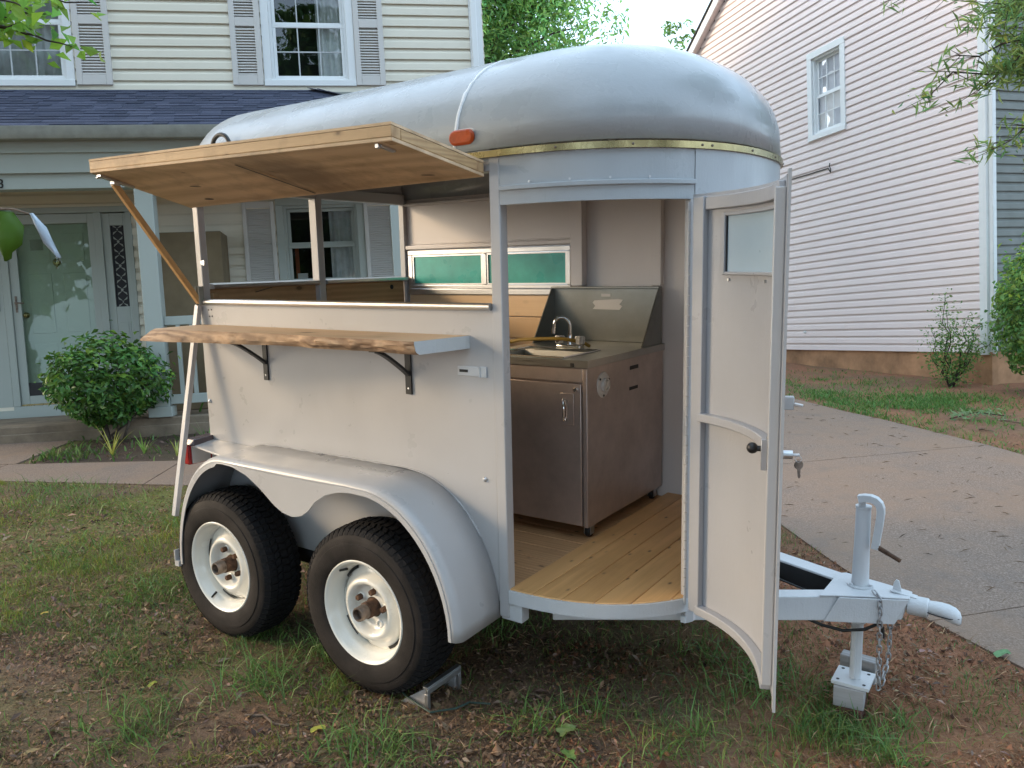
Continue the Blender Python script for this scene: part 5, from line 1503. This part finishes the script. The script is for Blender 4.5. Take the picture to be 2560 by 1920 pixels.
def crown_tree(name, loc, label, h, cz0, rad, n, leaf, mat, seed, clumps=60, aspect=.5, trunk=.2, group=None, squash=1.0, lo=.5, hi=1.4):
    o = empty(name, loc=loc); tag(o, label, 'tree', group)
    r = np.random.default_rng(seed)
    u = r.normal(size=(clumps, 3)); u /= np.linalg.norm(u, axis=1, keepdims=True)
    cc = u * (rad * (.45 + .5 * r.random(clumps)))[:, None] * np.array([1, 1, squash]) + np.array([0, 0, cz0])
    cr = rad * r.uniform(.16, .34, clumps)
    w = r.integers(0, clumps, n)
    d = r.normal(size=(n, 3)); d /= np.linalg.norm(d, axis=1, keepdims=True)
    P = cc[w] + d * (cr[w] * (.35 + .65 * r.random(n) ** .4))[:, None] * np.array([1.15, 1.15, .8])
    N = d + r.normal(size=(n, 3)) * .6 + np.array([0, 0, .5])
    t = tints(n, lo, hi) * r.uniform(.75, 1.3, clumps)[w][:, None]
    inst('crown', leaf_cloud('crown', P, N, leaf * r.uniform(.6, 1.3, n), aspect, t, mat, .4), o)
    mb = MB(); mb.tube([(0, 0, -.3), (0, 0, .5), (.05, .03, cz0 * .5), (0, 0, cz0)], [trunk*1.3, trunk, trunk*.8, trunk*.4], 10)
    for k in range(0, clumps, 2):
        limb(mb, (0, 0, cz0 - rad*.5*squash + r.uniform(-.4, .6)), cc[k], trunk*.3, trunk*.05, 5, .12, seed*100 + k)
    mb.build('trunk', M['treebark'], o)
    return o
crown_tree('leafy_tree', (-1.75, 26, gzf(-1.75, 26)), 'bright green leafy tree rising behind the trailer roof between the houses', 15, 10.4, 5.0, 90000, .20, M['leafB'], 31, 110, .36, .28, squash=1.15, lo=.75, hi=1.9)
crown_tree('far_tree', (8.95, 40, gzf(8.95, 40)), 'thin sparse far treetop showing against the sky left of the mauve gable', 15, 14.5, .95, 200, .26, M['leafB'], 35, 12, .4, .012, squash=1.)

# trees behind the viewer: what the window panes mirror
for k, (x, y, r_, z, nl) in enumerate(((-7.2, .6, 4.4, 7.2, 9000), (0., -13.5, 5.8, 8.8, 22000), (-10.5, -12, 5.6, 8.4, 20000), (10.5, -13, 5.6, 8.4, 20000))):
    crown_tree('street_tree', (x, y, gzf(x, y)), ['leafy shade tree on the lawn left of the view', 'tall leafy street tree straight behind the viewer', 'tall leafy street tree behind the viewer to the left', 'tall leafy street tree behind the viewer to the right'][k], 12, z, r_, nl, .42, M['leafA'], 50 + k, 70, .6, .3)

def spray(pts, n, spread, size, C, N, down=.3, rr=random):
    for p in pts:
        for _ in range(n):
            C.append(p + Vector((rr.gauss(0, spread), rr.gauss(0, spread), rr.gauss(0, spread) - down*spread)))

def wp(dx, dy, dist):
    """a point in the place seen at displayed position (2212-wide photo px), at a distance ahead"""
    k = 2560 / 2212
    d = _C.T @ np.array([(dx*k - 1280)/FPX, (dy*k - 960)/FPX, 1.]); d = d / d[1] * dist
    return Vector((float(d[0]), float(d[1]), float(d[2]) + CAM_Z))

def narrow_tree():
    base = Vector((4.75, 4.1, gzf(4.75, 4.1)))
    o = empty('willow_oak', loc=base); tag(o, 'narrow leaved tree whose branches hang in at the upper right', 'tree')
    mb = MB(); C = []; rr = random.Random(3)
    top = base + Vector((1.6, -.8, 6.8))
    mb.tube([base + Vector((0, 0, -.2)), base + Vector((.02, 0, 1.5)), base + Vector((.35, -.15, 3.6)), top], [.13, .11, .08, .03], 10)
    runs = [((2500, -250), (2150, 60), 4.3), ((2480, -40), (2010, 205), 4.2), ((2450, 60), (2075, 120), 4.1), ((2460, 0), (2240, 150), 4.2), ((2480, 150), (2150, 320), 4.3), ((2500, 200), (2230, 300), 4.4), ((2380, -160), (1960, -10), 4.6), ((2450, -120), (2180, 10), 4.0), ((2450, -150), (2230, 60), 4.2), ((2300, -200), (1780, -60), 4.9), ((2470, -20), (2195, 130), 4.05), ((2460, -60), (2120, 190), 4.15)]
    dens = [1.3, .75, .45, 1.5, .6, .8, .35, 1.6, 1.6, .25, 1.5, .8]
    for i, (a, b, dist) in enumerate(runs):
        A = wp(a[0], a[1], dist + .1); B = wp(b[0], b[1], dist)
        st = base + Vector((.05, .05, 2.2 + .18*i))
        limb(mb, st, A, .03, .014, 5, .08, i)
        pts = limb(mb, A, B, .012, .003, 9, .08, 30 + i)
        for k, p in enumerate(pts):
            for s in range(3):
                tip = p + Vector((rr.gauss(-.06, .10), rr.gauss(0, .10), rr.gauss(-.05, .06)))
                mb.tube([p, tip], [.0025, .001], 5)
                for _ in range(int(13 * dens[i])):
                    u = rr.random()
                    C.append(p.lerp(tip, u) + Vector((rr.gauss(0, .03), rr.gauss(0, .03), rr.gauss(0, .03))))
    cr = np.random.default_rng(91); nc = 4000
    cl_ = cr.normal(size=(46, 3)); cl_ /= np.linalg.norm(cl_, axis=1, keepdims=True); cl_ *= 3.0 * cr.random((46, 1)) ** .4
    P_ = (cl_[cr.integers(0, 46, nc)] + cr.normal(0, .42, (nc, 3))) * np.array([1, 1, .75]) + np.array([2.2, -1.2, 7.2])
    inst('crown', leaf_cloud('crown', P_, cr.normal(size=(nc, 3)) + np.array([0, 0, .6]), .34 * cr.uniform(.6, 1.3, nc), .4, tints(nc, .5, 1.2), M['leafA']), o)
    mbv = MB(); mbv.v = [tuple(Vector(v) - base) for v in mb.v]; mbv.f = mb.f; mbv.mi = mb.mi
    mbv.build('trunk', M['treebark'], o)
    C = np.array([tuple(c - base) for c in C]); n = len(C)
    inst('foliage', leaf_cloud('foliage', C, rng.normal(size=(n, 3)) + np.array([0, -.5, .5]), .082*rng.uniform(.6, 1.25, n), .15, tints(n, .6, 1.35), M['leafC'], .25), o)
narrow_tree()

def maple():
    base = Vector((-2.55, 1.7, gzf(-2.55, 1.7)))
    o = empty('young_maple', loc=base); tag(o, 'young tree with toothed light green leaves hanging in at the upper left', 'tree')
    mb = MB(); C = []; rr = random.Random(9)
    mb.tube([base + Vector((0, 0, -.2)), base + Vector((0, 0, 1.6)), base + Vector((.05, 0, 3.4))], [.06, .05, .02], 9)
    runs = [((-160, 20), (70, 65), 2.1), ((-150, -60), (190, 5), 2.1), ((-60, 40), (155, 100), 2.12), ((-140, -40), (60, 20), 2.0), ((-100, -80), (130, -10), 2.2), ((-120, 0), (100, 30), 2.15), ((-120, 0), (20, 40), 2.1)]
    for i, (a, b, dist) in enumerate(runs):
        A = wp(a[0], a[1], dist); B = wp(b[0], b[1], dist)
        limb(mb, base + Vector((0, 0, 1.9 + .15*i)), A, .015, .006, 5, .06, 60 + i)
        pts = limb(mb, A, B, .005, .0016, 8, .06, 70 + i)
        for p in pts[2:]:
            for _ in range(4): C.append(p + Vector((rr.gauss(0, .028), rr.gauss(0, .03), rr.gauss(-.008, .022))))
    mbv = MB(); mbv.v = [tuple(Vector(v) - base) for v in mb.v]; mbv.f = mb.f; mbv.mi = mb.mi
    mbv.build('trunk', M['treebark'], o)
    C = np.array([tuple(c - base) for c in C]); n = len(C)
    inst('foliage', leaf_cloud('foliage', C, rng.normal(size=(n, 3))*.6 + np.array([.1, -.6, .9]), .042*rng.uniform(.7, 1.3, n), .62, tints(n, .7, 1.3), M['leafD'], .3), o)
    # two large leaves close to the viewer
    tw = [wp(-260, 470, 1.05), wp(-60, 450, 1.0), wp(30, 452, 1.0), wp(64, 462, .99)]
    m2 = MB().tube([base + Vector((0, 0, 1.75)) ] + tw, [.006, .003, .002, .0014, .001], 7)
    m2.v = [tuple(Vector(v) - base) for v in m2.v]; m2.build('twig', M['twig'], o)
    def leaf(pts, wids, mat, nm, bend=.0005):
        mb = MB(); P = []
        for i, (p, w) in enumerate(zip(pts, wids)):
            d = (pts[min(i+1, len(pts)-1)] - pts[max(i-1, 0)]).normalized(); sd = d.cross(Vector((0, 1, 0))).normalized()
            P.append([tuple(p + sd*w*k - base + Vector((0, bend*(abs(k)*2)**2*3 + .002*math.sin(i*2.3+k*3), 0))) for k in (-1, -.5, 0, .5, 1)])
        mb.grid(P); mb.build(nm, mat, o, ang=80, solid=.0006)
    leaf([wp(-8, 452, 1.0), wp(2, 470, .995), wp(8, 495, .99), wp(8, 520, .99), wp(6, 540, .995), wp(10, 556, 1.0), wp(8, 564, 1.0)], [.004, .015, .021, .020, .009, .004, .0006], M['leafbig'], 'large_leaf')
    leaf([wp(64, 460, .99), wp(72, 475, .985), wp(84, 495, .985), wp(98, 520, .985), wp(112, 540, .99), wp(124, 556, .99)], [.001, .004, .006, .0058, .0036, .0006], M['leafsilver'], 'folded_leaf')
maple()

# grass, litter
def blades(name, X, Y, H, Wd, lean, tint, mat='grass', dz=-.006):
    n = len(X); Z = gz(X, Y) + dz - .05 * np.exp(-((X - 1.20)**2 + (Y - 2.84)**2) / .30**2)
    a = rng.uniform(0, 2*PI, n); la = rng.uniform(0, 2*PI, n)
    dx, dy = np.cos(a)*Wd/2, np.sin(a)*Wd/2
    lx, ly = np.cos(la)*lean*H, np.sin(la)*lean*H
    B = np.stack([X, Y, Z], 1)
    def at(u, w, sag):
        hz = H*(u - sag*u*u)
        c = B + np.stack([lx*u*u, ly*u*u, hz], 1)
        s = np.stack([dx*w, dy*w, np.zeros(n)], 1)
        return c - s, c + s
    sag = np.clip(lean*.35, 0, .45)
    p0, p1 = at(0., 1., sag); p2, p3 = at(.5, .8, sag); p4, _ = at(1., 0., sag)
    V = np.stack([p0, p1, p2, p3, p4], 1).reshape(-1, 3)
    i = np.arange(n)[:, None]*5
    F = np.concatenate([i + np.array([[0, 1, 3]]), i + np.array([[0, 3, 2]]), i + np.array([[2, 3, 4]])], 0)
    o = inst(name, fast_mesh(name, V, F, M[mat], np.repeat(tint, 5, 0))); o['kind'] = 'stuff'
    return o
_TI = np.array(TR.inverted())
def trailer_xy(X, Y):
    P = np.stack([X, Y, gz(X, Y), np.ones_like(X)], 0); q = _TI @ P
    return q[0], q[1]
def lawn():
    n = 360000
    d = rng.uniform(0, 1, n)
    Y = 1.9 + 6.4 * d ** 1.25
    X = rng.uniform(-.72, .72, n) * (Y + .4)
    k = fbm(X*1.3, Y*1.3, 21)*.55 + fbm(X*4.1, Y*4.1, 33)*.45
    tx, ty = trailer_xy(X, Y)
    under = (tx > -1.7) & (tx < .95) & (ty > -.02) & (ty < TW - .1)
    edge = sst(.9, .0, np.abs(ty + .05)) * ((tx > -2.2) & (tx < -.35))
    jackz = sst(.45, .1, np.hypot(tx - 1.0, ty - .62))
    right = sst(-.15, .5, X) * (ty < .35)
    dens = sst(.47, .68, k + .12*edge + .04*sst(0, -2, X)) * (1 - .80*right) * .95 + .12 + .22*sst(-.3, -1.6, X)*sst(.38, .55, k)
    bare = sst(-.1, .5, X) * sst(2.95, 2.6, Y)
    dens = dens * (1 - .75*bare)
    dens = np.where(X > 1.2, dens*  .35 + .15*jackz, dens + .4*jackz)
    dens = np.where((tx > -.1) & (tx < 1.0) & (ty > -.7) & (ty < 0), dens * .5, dens)
    dens = np.where(under, .22, dens)
    keep = (rng.random(n) < dens) & ~in_drive(X, Y, -.0) & ~in_walk(X, Y, .0) & ~in_bed(X, Y) & (X < 4.2)
    X, Y, k, edge, jz = X[keep], Y[keep], k[keep], edge[keep], jackz[keep]
    n = len(X)
    H = rng.gamma(3., .0066, n) * (.7 + 1.2*sst(.45, .7, k)) * (1 + .5*edge + .6*jz) + .008
    t = tints(n, .55, 1.25, .16)
    dry = rng.random(n) < .22
    t[dry] = np.array([1.9, 1.15, 1.3]) * rng.uniform(.5, 1.1, (dry.sum(), 1))
    lft = sst(-1.0, -2.6, X) * sst(3.6, 5.0, Y)
    pat = sst(.45, .6, fbm(X*.8 + 4, Y*.8, 44)) * (X < .2)
    lft = np.maximum(lft, .75*pat)
    t *= np.stack([1 + .75*lft, 1 + .32*lft, 1 - .1*lft], 1)
    blades('lawn_grass', X, Y, np.clip(H, .008, .16), .0026 + .0022*rng.random(n), rng.uniform(.2, 1.3, n), t)
    n = 120000
    Y2 = 1.9 + 5.2 * rng.uniform(0, 1, n) ** 1.25; X2 = rng.uniform(-.72, .75, n) * (Y2 + .4)
    k2 = fbm(X2*1.3, Y2*1.3, 21)*.55 + fbm(X2*4.1, Y2*4.1, 33)*.45
    ok = (rng.random(n) < .25 + .6*sst(.40, .52, k2)*sst(.7, .55, k2)) & ~in_drive(X2, Y2) & ~in_walk(X2, Y2) & ~in_bed(X2, Y2)
    X2, Y2 = X2[ok], Y2[ok]; n = len(X2)
    blades('dead_grass', X2, Y2, rng.uniform(.015, .05, n), .0018 + .0014*rng.random(n), rng.uniform(.8, 2.6, n), rng.uniform(.25, .95, (n, 1)) * np.array([[1., .88, .72]]), 'litter')
    # taller tufts
    spots = [(-.55, 2.62, .22, 260), (-1.05, 3.05, .25, 300), (-.80, 3.3, .2, 260), (.02, 2.72, .12, 70), (.22, 2.80, .10, 50), (.58, 2.66, .07, 40), (.95, 2.98, .22, 170), (.85, 3.2, .2, 120), (1.22, 2.60, .07, 50), (1.33, 2.74, .06, 30), (1.2, 2.5, .08, 60), (-1.45, 2.8, .3, 180), (-1.3, 2.3, .25, 120), (-.35, 2.35, .25, 130), (.2, 2.33, .2, 90), (.0, 2.18, .12, 60), (-2.6, 4.6, .4, 200), (-2.2, 5.2, .5, 260), (-3.2, 5.6, .6, 320), (-1.9, 4.0, .3, 160), (-3.6, 6.0, .5, 300), (-.2, 3.6, .3, 160), (.85, 2.42, .1, 50), (-1.55, 2.25, .15, 60), (.45, 2.55, .15, 80)]
    X = []; Y = []; H = []
    for x, y, r, c in spots:
        X.append(rng.normal(x, r*.5, c)); Y.append(rng.normal(y, r*.35, c)); H.append(rng.uniform(.04, .17, c) if y > 2.6 else rng.uniform(.04, .13, c))
    X, Y, H = map(np.concatenate, (X, Y, H)); n = len(X)
    tx, ty = trailer_xy(X, Y)
    ok = ~in_drive(X, Y, .03) & ~in_walk(X, Y, .03)
    X, Y, H = X[ok], Y[ok], H[ok]; n = len(X)
    blades('tall_grass', X, Y, H, .0035 + .003*rng.random(n), rng.uniform(.5, 1.7, n), tints(n, .6, 1.3, .1))
    # verge across the drive
    n = 110000
    Y = rng.uniform(5.2, 12.6, n); X = rng.uniform(3.0, 7.2, n)
    k = fbm(X*.9, Y*.9, 71)*.6 + fbm(X*3, Y*3, 73)*.4
    w_ = np.exp(-(((X - 4.72)/.75)**2 + ((Y - 8.6)/.75)**2)) * 1.0 + .6*np.exp(-(((X - 3.75)/.25)**2 + ((Y - 9.3)/1.2)**2)) + .35*np.exp(-(((X - 4.4)/.6)**2 + ((Y - 11.2)/.8)**2))
    edge = np.exp(-np.maximum(0, X - drv_r(Y)) / .10) * .45 * (k > .45)
    wl_ = (X - 6.146)*(-.954) + (Y - 10.2)*(-.3007) > .02
    keep = (rng.random(n) < np.clip(w_ * sst(.34, .56, k) * 1.25 + edge*.6 + .012, 0, 1)) & (X > drv_r(Y)) & (wl_ | (X < 4))
    X, Y = X[keep], Y[keep]; n = len(X)
    blades('verge_clover', X, Y, rng.uniform(.02, .085, n), .006 + .006*rng.random(n), rng.uniform(.3, 1.6, n), tints(n, .65, 1.4, .12) * np.array([.85, 1.0, .9]))
    # sparse weeds in the bed and along the pad
    n = 2600
    X = rng.uniform(-4.35, -2.2, n); Y = rng.uniform(6.8, 8.2, n)
    w_ = np.exp(-(((X + 4.05)/.25)**2 + ((Y - 7.1)/.25)**2)) + .08
    keep = (rng.random(n) < w_) & (Y > walk_b(X) + .02) & (X > -4.32)
    X, Y = X[keep], Y[keep]; n = len(X)
    blades('bed_weeds', X, Y, rng.uniform(.04, .15, n), .012 + .006*rng.random(n), rng.uniform(.4, 1.4, n), tints(n, .5, 1.1, .1))
lawn()

def litter():
    n = 34000
    Y = 1.9 + 5.0 * rng.uniform(0, 1, n) ** 1.3; X = rng.uniform(-.72, .75, n) * (Y + .4)
    k = fbm(X*1.3, Y*1.3, 21)*.55 + fbm(X*4.1, Y*4.1, 33)*.45
    keep = (rng.random(n) < 1.05 - 1.1*sst(.42, .62, k)) & ~in_drive(X, Y) & ~in_walk(X, Y) & ~in_bed(X, Y)
    X, Y = X[keep], Y[keep]
    # some on the bed
    bx_ = rng.uniform(-4.2, -1.5, 900); by_ = rng.uniform(6.9, 8.4, 900); X = np.concatenate([X, bx_]); Y = np.concatenate([Y, by_])
    n = len(X)
    C = np.stack([X, Y, gz(X, Y) + rng.uniform(.002, .018, n)], 1)
    N = np.stack([rng.normal(0, .4, n), rng.normal(0, .4, n), np.ones(n)], 1)
    t = rng.uniform(.18, 1.0, (n, 1)) ** 1.2 * np.stack([np.ones(n), rng.uniform(.85, 1.1, n), rng.uniform(.75, 1.25, n)], 1)
    o = inst('leaf_litter', leaf_cloud('leaf_litter', C, N, rng.gamma(3, .0055, n) + .005, .40, t, M['litter'], 0, .15)); o['kind'] = 'stuff'
    # crumbs of soil and chips of bark
    n = 42000
    Yc = 1.9 + 3.6 * rng.uniform(0, 1, n) ** 1.4; Xc = rng.uniform(-.72, .75, n) * (Yc + .4)
    kc_ = fbm(Xc*1.3, Yc*1.3, 21)*.55 + fbm(Xc*4.1, Yc*4.1, 33)*.45
    ok = (rng.random(n) < 1.05 - .95*sst(.45, .62, kc_)) & ~in_drive(Xc, Yc) & ~in_walk(Xc, Yc) & ~in_bed(Xc, Yc)
    Xc, Yc = Xc[ok], Yc[ok]; n = len(Xc)
    S_ = rng.gamma(2.2, .0019, n) + .0015
    base_ = np.array([[1, 0, -.4], [-.5, .87, -.4], [-.5, -.87, -.4], [.1, .1, .8]])
    ang_ = rng.uniform(0, 2*PI, n); ca, sa = np.cos(ang_), np.sin(ang_)
    st_ = rng.uniform(.5, 1.8, (n, 4, 1))
    V_ = np.stack([ca[:, None]*base_[None, :, 0] - sa[:, None]*base_[None, :, 1], sa[:, None]*base_[None, :, 0] + ca[:, None]*base_[None, :, 1], np.repeat(base_[None, :, 2], n, 0)], -1) * st_ * S_[:, None, None]
    V_ += np.stack([Xc, Yc, gz(Xc, Yc) + .004 - .05*np.exp(-((Xc - 1.20)**2 + (Yc - 2.84)**2) / .30**2)], -1)[:, None, :]
    F_ = (np.arange(n)[:, None, None]*4 + np.array([[0, 1, 3], [1, 2, 3], [2, 0, 3]])[None]).reshape(-1, 3)
    tc_ = np.repeat(rng.uniform(.15, .95, (n, 1)) * np.where(Xc[:, None] > .1, np.array([[1.1, .70, .56]]), np.array([[1., .84, .74]])), 4, 0)
    o = inst('soil_crumbs', fast_mesh('soil_crumbs', V_.reshape(-1, 3), F_, M['litter'], tc_)); o['kind'] = 'stuff'
    # straw stems
    n = 7000
    Y = 1.9 + 4.2 * rng.uniform(0, 1, n) ** 1.2; X = rng.uniform(-.72, .75, n) * (Y + .4)
    keep = ~in_drive(X, Y) & ~in_walk(X, Y) & ~in_bed(X, Y); X, Y = X[keep], Y[keep]; n = len(X)
    C = np.stack([X, Y, gz(X, Y) + rng.uniform(.003, .016, n)], 1)
    t = rng.uniform(.5, 1.5, (n, 1)) * np.array([[1.15, 1.1, 1.0]])
    o = inst('dry_straw', leaf_cloud('dry_straw', C, np.stack([rng.normal(0, .3, n), rng.normal(0, .3, n), np.ones(n)], 1), rng.uniform(.02, .09, n), .045, t, M['litter'], 0, .1)); o['kind'] = 'stuff'
    # needles and twig bits on the driveway
    n = 520
    Y = rng.uniform(2.4, 9.5, n); X = drv_l(Y) + (drv_r(Y) - drv_l(Y)) * rng.random(n)
    C = np.stack([X, Y, gz(X, Y) + .016], 1)
    t = rng.uniform(.2, .7, (n, 1)) * np.ones((1, 3))
    o = inst('driveway_debris', leaf_cloud('driveway_debris', C, np.stack([rng.normal(0, .12, n), rng.normal(0, .12, n), np.ones(n)], 1), rng.uniform(.012, .085, n), .07, t, M['litter'], 0, .1)); o['kind'] = 'stuff'
litter()

def gpix(dx, dy):
    """ground point under a displayed photo position"""
    k = 2560 / 2212
    d = _C.T @ np.array([(dx*k - 1280)/FPX, (dy*k - 960)/FPX, 1.])
    s = 1.
    for _ in range(60):
        p = d * s; z = gzf(p[0], p[1]) - CAM_Z
        s = s * (z / p[2]) if p[2] < 0 else s
    return Vector((float(p[0]), float(p[1]), gzf(p[0], p[1])))
def fallen(dx, dy, size, label, col, rz, lobes=0, grp=None):
    p = gpix(dx, dy); mb = MB(); n = 16; v = [(0, 0, .006)]
    for k in range(n):
        t = 2*PI*k/n; r = size * (.5 + .12*math.cos(lobes*t) if lobes else (.5 if abs(math.cos(t)) > .9 else .36))
        v.append((r*math.cos(t), r*.72*math.sin(t), .004 + .25*size*abs(math.sin(t))**2*.5 + .06*size*math.sin(3*t)))
    mb.add(v, [(0, 1+k, 1+(k+1) % n) for k in range(n)])
    m = m_plain('fallen leaf ' + label[:14], col, .6, 0, .2, 40, .1)
    o = mb.build('fallen_leaf', m, loc=(p.x, p.y, p.z + .014), rot=(.15, -.1, rz), ang=80)
    tag(o, label, 'leaf', grp)
fallen(1224, 1588, .07, 'pale green lobed leaf lying on bare soil in front of the trailer', (.20, .26, .09), .5, 5)
fallen(1228, 1640, .06, 'light green leaf lying at the bottom edge, lower centre', (.16, .25, .06), 1.9, 5)
fallen(2165, 1421, .075, 'green leaf lying on the edge of the driveway concrete', (.12, .25, .10), .2)
fallen(688, 1585, .055, 'yellow leaf lying in the grass below the front wheel', (.38, .36, .05), .3)
fallen(330, 1487, .042, 'small yellow leaf lying in the grass below the rear wheel', (.40, .38, .04), 1.1)
fallen(97, 1732-400, .035, 'yellow leaf lying on the moss left of the rear wheel', (.42, .30, .04), .4)
# fern like cutting on the far verge
p = gpix(2112, 906)
fr = empty('leafy_cutting', loc=p); tag(fr, 'wilted pale green leafy cutting lying on the red soil past the driveway', 'leaf')
mb = MB().tube([(-.28, 0, .02), (0, .02, .07), (.28, 0, .02)], .004, 6)
mb.build('stalk', M['leafC'], fr)
C = []; 
for k in range(60):
    u = random.uniform(-1, 1); C.append((u*.28 + random.gauss(0, .015), random.gauss(0, .05), .07 - .05*u*u + random.gauss(0, .02)))
C = np.array(C); n = len(C)
inst('leaflet', leaf_cloud('leaflet', C, rng.normal(size=(n, 3)) + np.array([0, -.6, 1.]), np.full(n, .10), .16, tints(n, .8, 1.3, .05)*np.array([1, 1, 1.7]), M['leafC']), fr)['kind'] = 'stuff'
def stick(a, b, r, label, mat='twig', mid=None):
    A, B = gpix(*a), gpix(*b); P = [A, A.lerp(B, .35) + Vector((.01, .015, .006)), A.lerp(B, .7) + Vector((-.008, -.01, .003)), B]
    o = MB().tube([tuple(q - A + Vector((0, 0, .012))) for q in P], [r, r*.9, r*.75, r*.4], 7).build('stick', M[mat], loc=A)
    return tag(o, label, 'stick')
stick((505, 1836-170), (632, 1846-170), .006, 'pale forked stick lying at the very bottom of the lawn')
stick((530, 1552), (625, 1575), .006, 'thin bare stick lying in the grass left of the chock')
stick((515, 1590-130), (440, 1545-110), .004, 'thin straight stem lying between the wheels')
stick((2114, 930), (2146, 934), .012, 'short pale stick on the red soil past the driveway')
stick((2160, 911), (2215, 918), .010, 'bleached branch lying on the verge at right')
stick((1838, 1190+110), (1828, 1365-40), .014, 'small brown bark lump lying on the soil by the coupler')
P = [gpix(860, 1490), gpix(880, 1520), gpix(930, 1547), gpix(985, 1545), gpix(1015, 1525), gpix(1060, 1535)]
o = MB().tube([tuple(q - P[0] + Vector((0, 0, .014 + .012*(i % 2)))) for i, q in enumerate(P)], .004, 8).build('ground_cord', M['greenwire'], loc=P[0])
tag(o, 'dark green cord trailing over the grass in front of the chock', 'cord')
P = [gpix(2160, 1600), gpix(2190, 1640), gpix(2170, 1668), gpix(2080, 1640)]
def spiky(dx, dy, n, L, label, tint, wid=.014):
    p = gpix(dx, dy); o = empty('strap_plant', loc=p); tag(o, label, 'plant')
    for k in range(n):
        a = 2*PI*k/n + random.uniform(-.5, .5); l = L*random.uniform(.6, 1.1); sp = random.uniform(.2, .75)
        Q = []
        for j in range(6):
            u = j / 5; r = l*sp*u**1.3; z = l*(u - .35*sp*u*u); w = wid*(1 - u**2)*.5 + .0005
            c = Vector((math.cos(a)*r, math.sin(a)*r, z - .01)); s = Vector((-math.sin(a), math.cos(a), 0))*w
            Q.append([tuple(c - s), tuple(c + Vector((0, 0, -w*.4))), tuple(c + s)])
        me = MB().grid(Q).mesh('blade', True, 80); at = me.attributes.new('tint', 'FLOAT_COLOR', 'POINT')
        c = np.ones((len(me.vertices), 4), np.float32); c[:, :3] = np.array(tint)*random.uniform(.7, 1.2)
        at.data.foreach_set('color', c.ravel()); me.materials.append(M['leafC']); inst('blade', me, o)
spiky(243, 985, 7, .34, 'yellowing strap leaved plant in the bed below the round shrub', (1.7, 1.15, .8))
spiky(312, 980, 9, .24, 'small green strap leaved plant right of the yellowing one', (.9, 1., .8))
spiky(383, 985, 5, .24, 'small tan strap leaved plant near the right end of the bed', (1.8, 1.3, 1.2))
spiky(450, 970, 9, .34, 'dark green strap leaved plant in the bed next to the trailer strut', (.6, .8, .7))
spiky(425, 920, 2, .95, 'single tall blade leaf rising beside the porch column', (.5, .75, .5), .035)
print('planks', n1, n2, nR, nF, 'shingles', nsh)
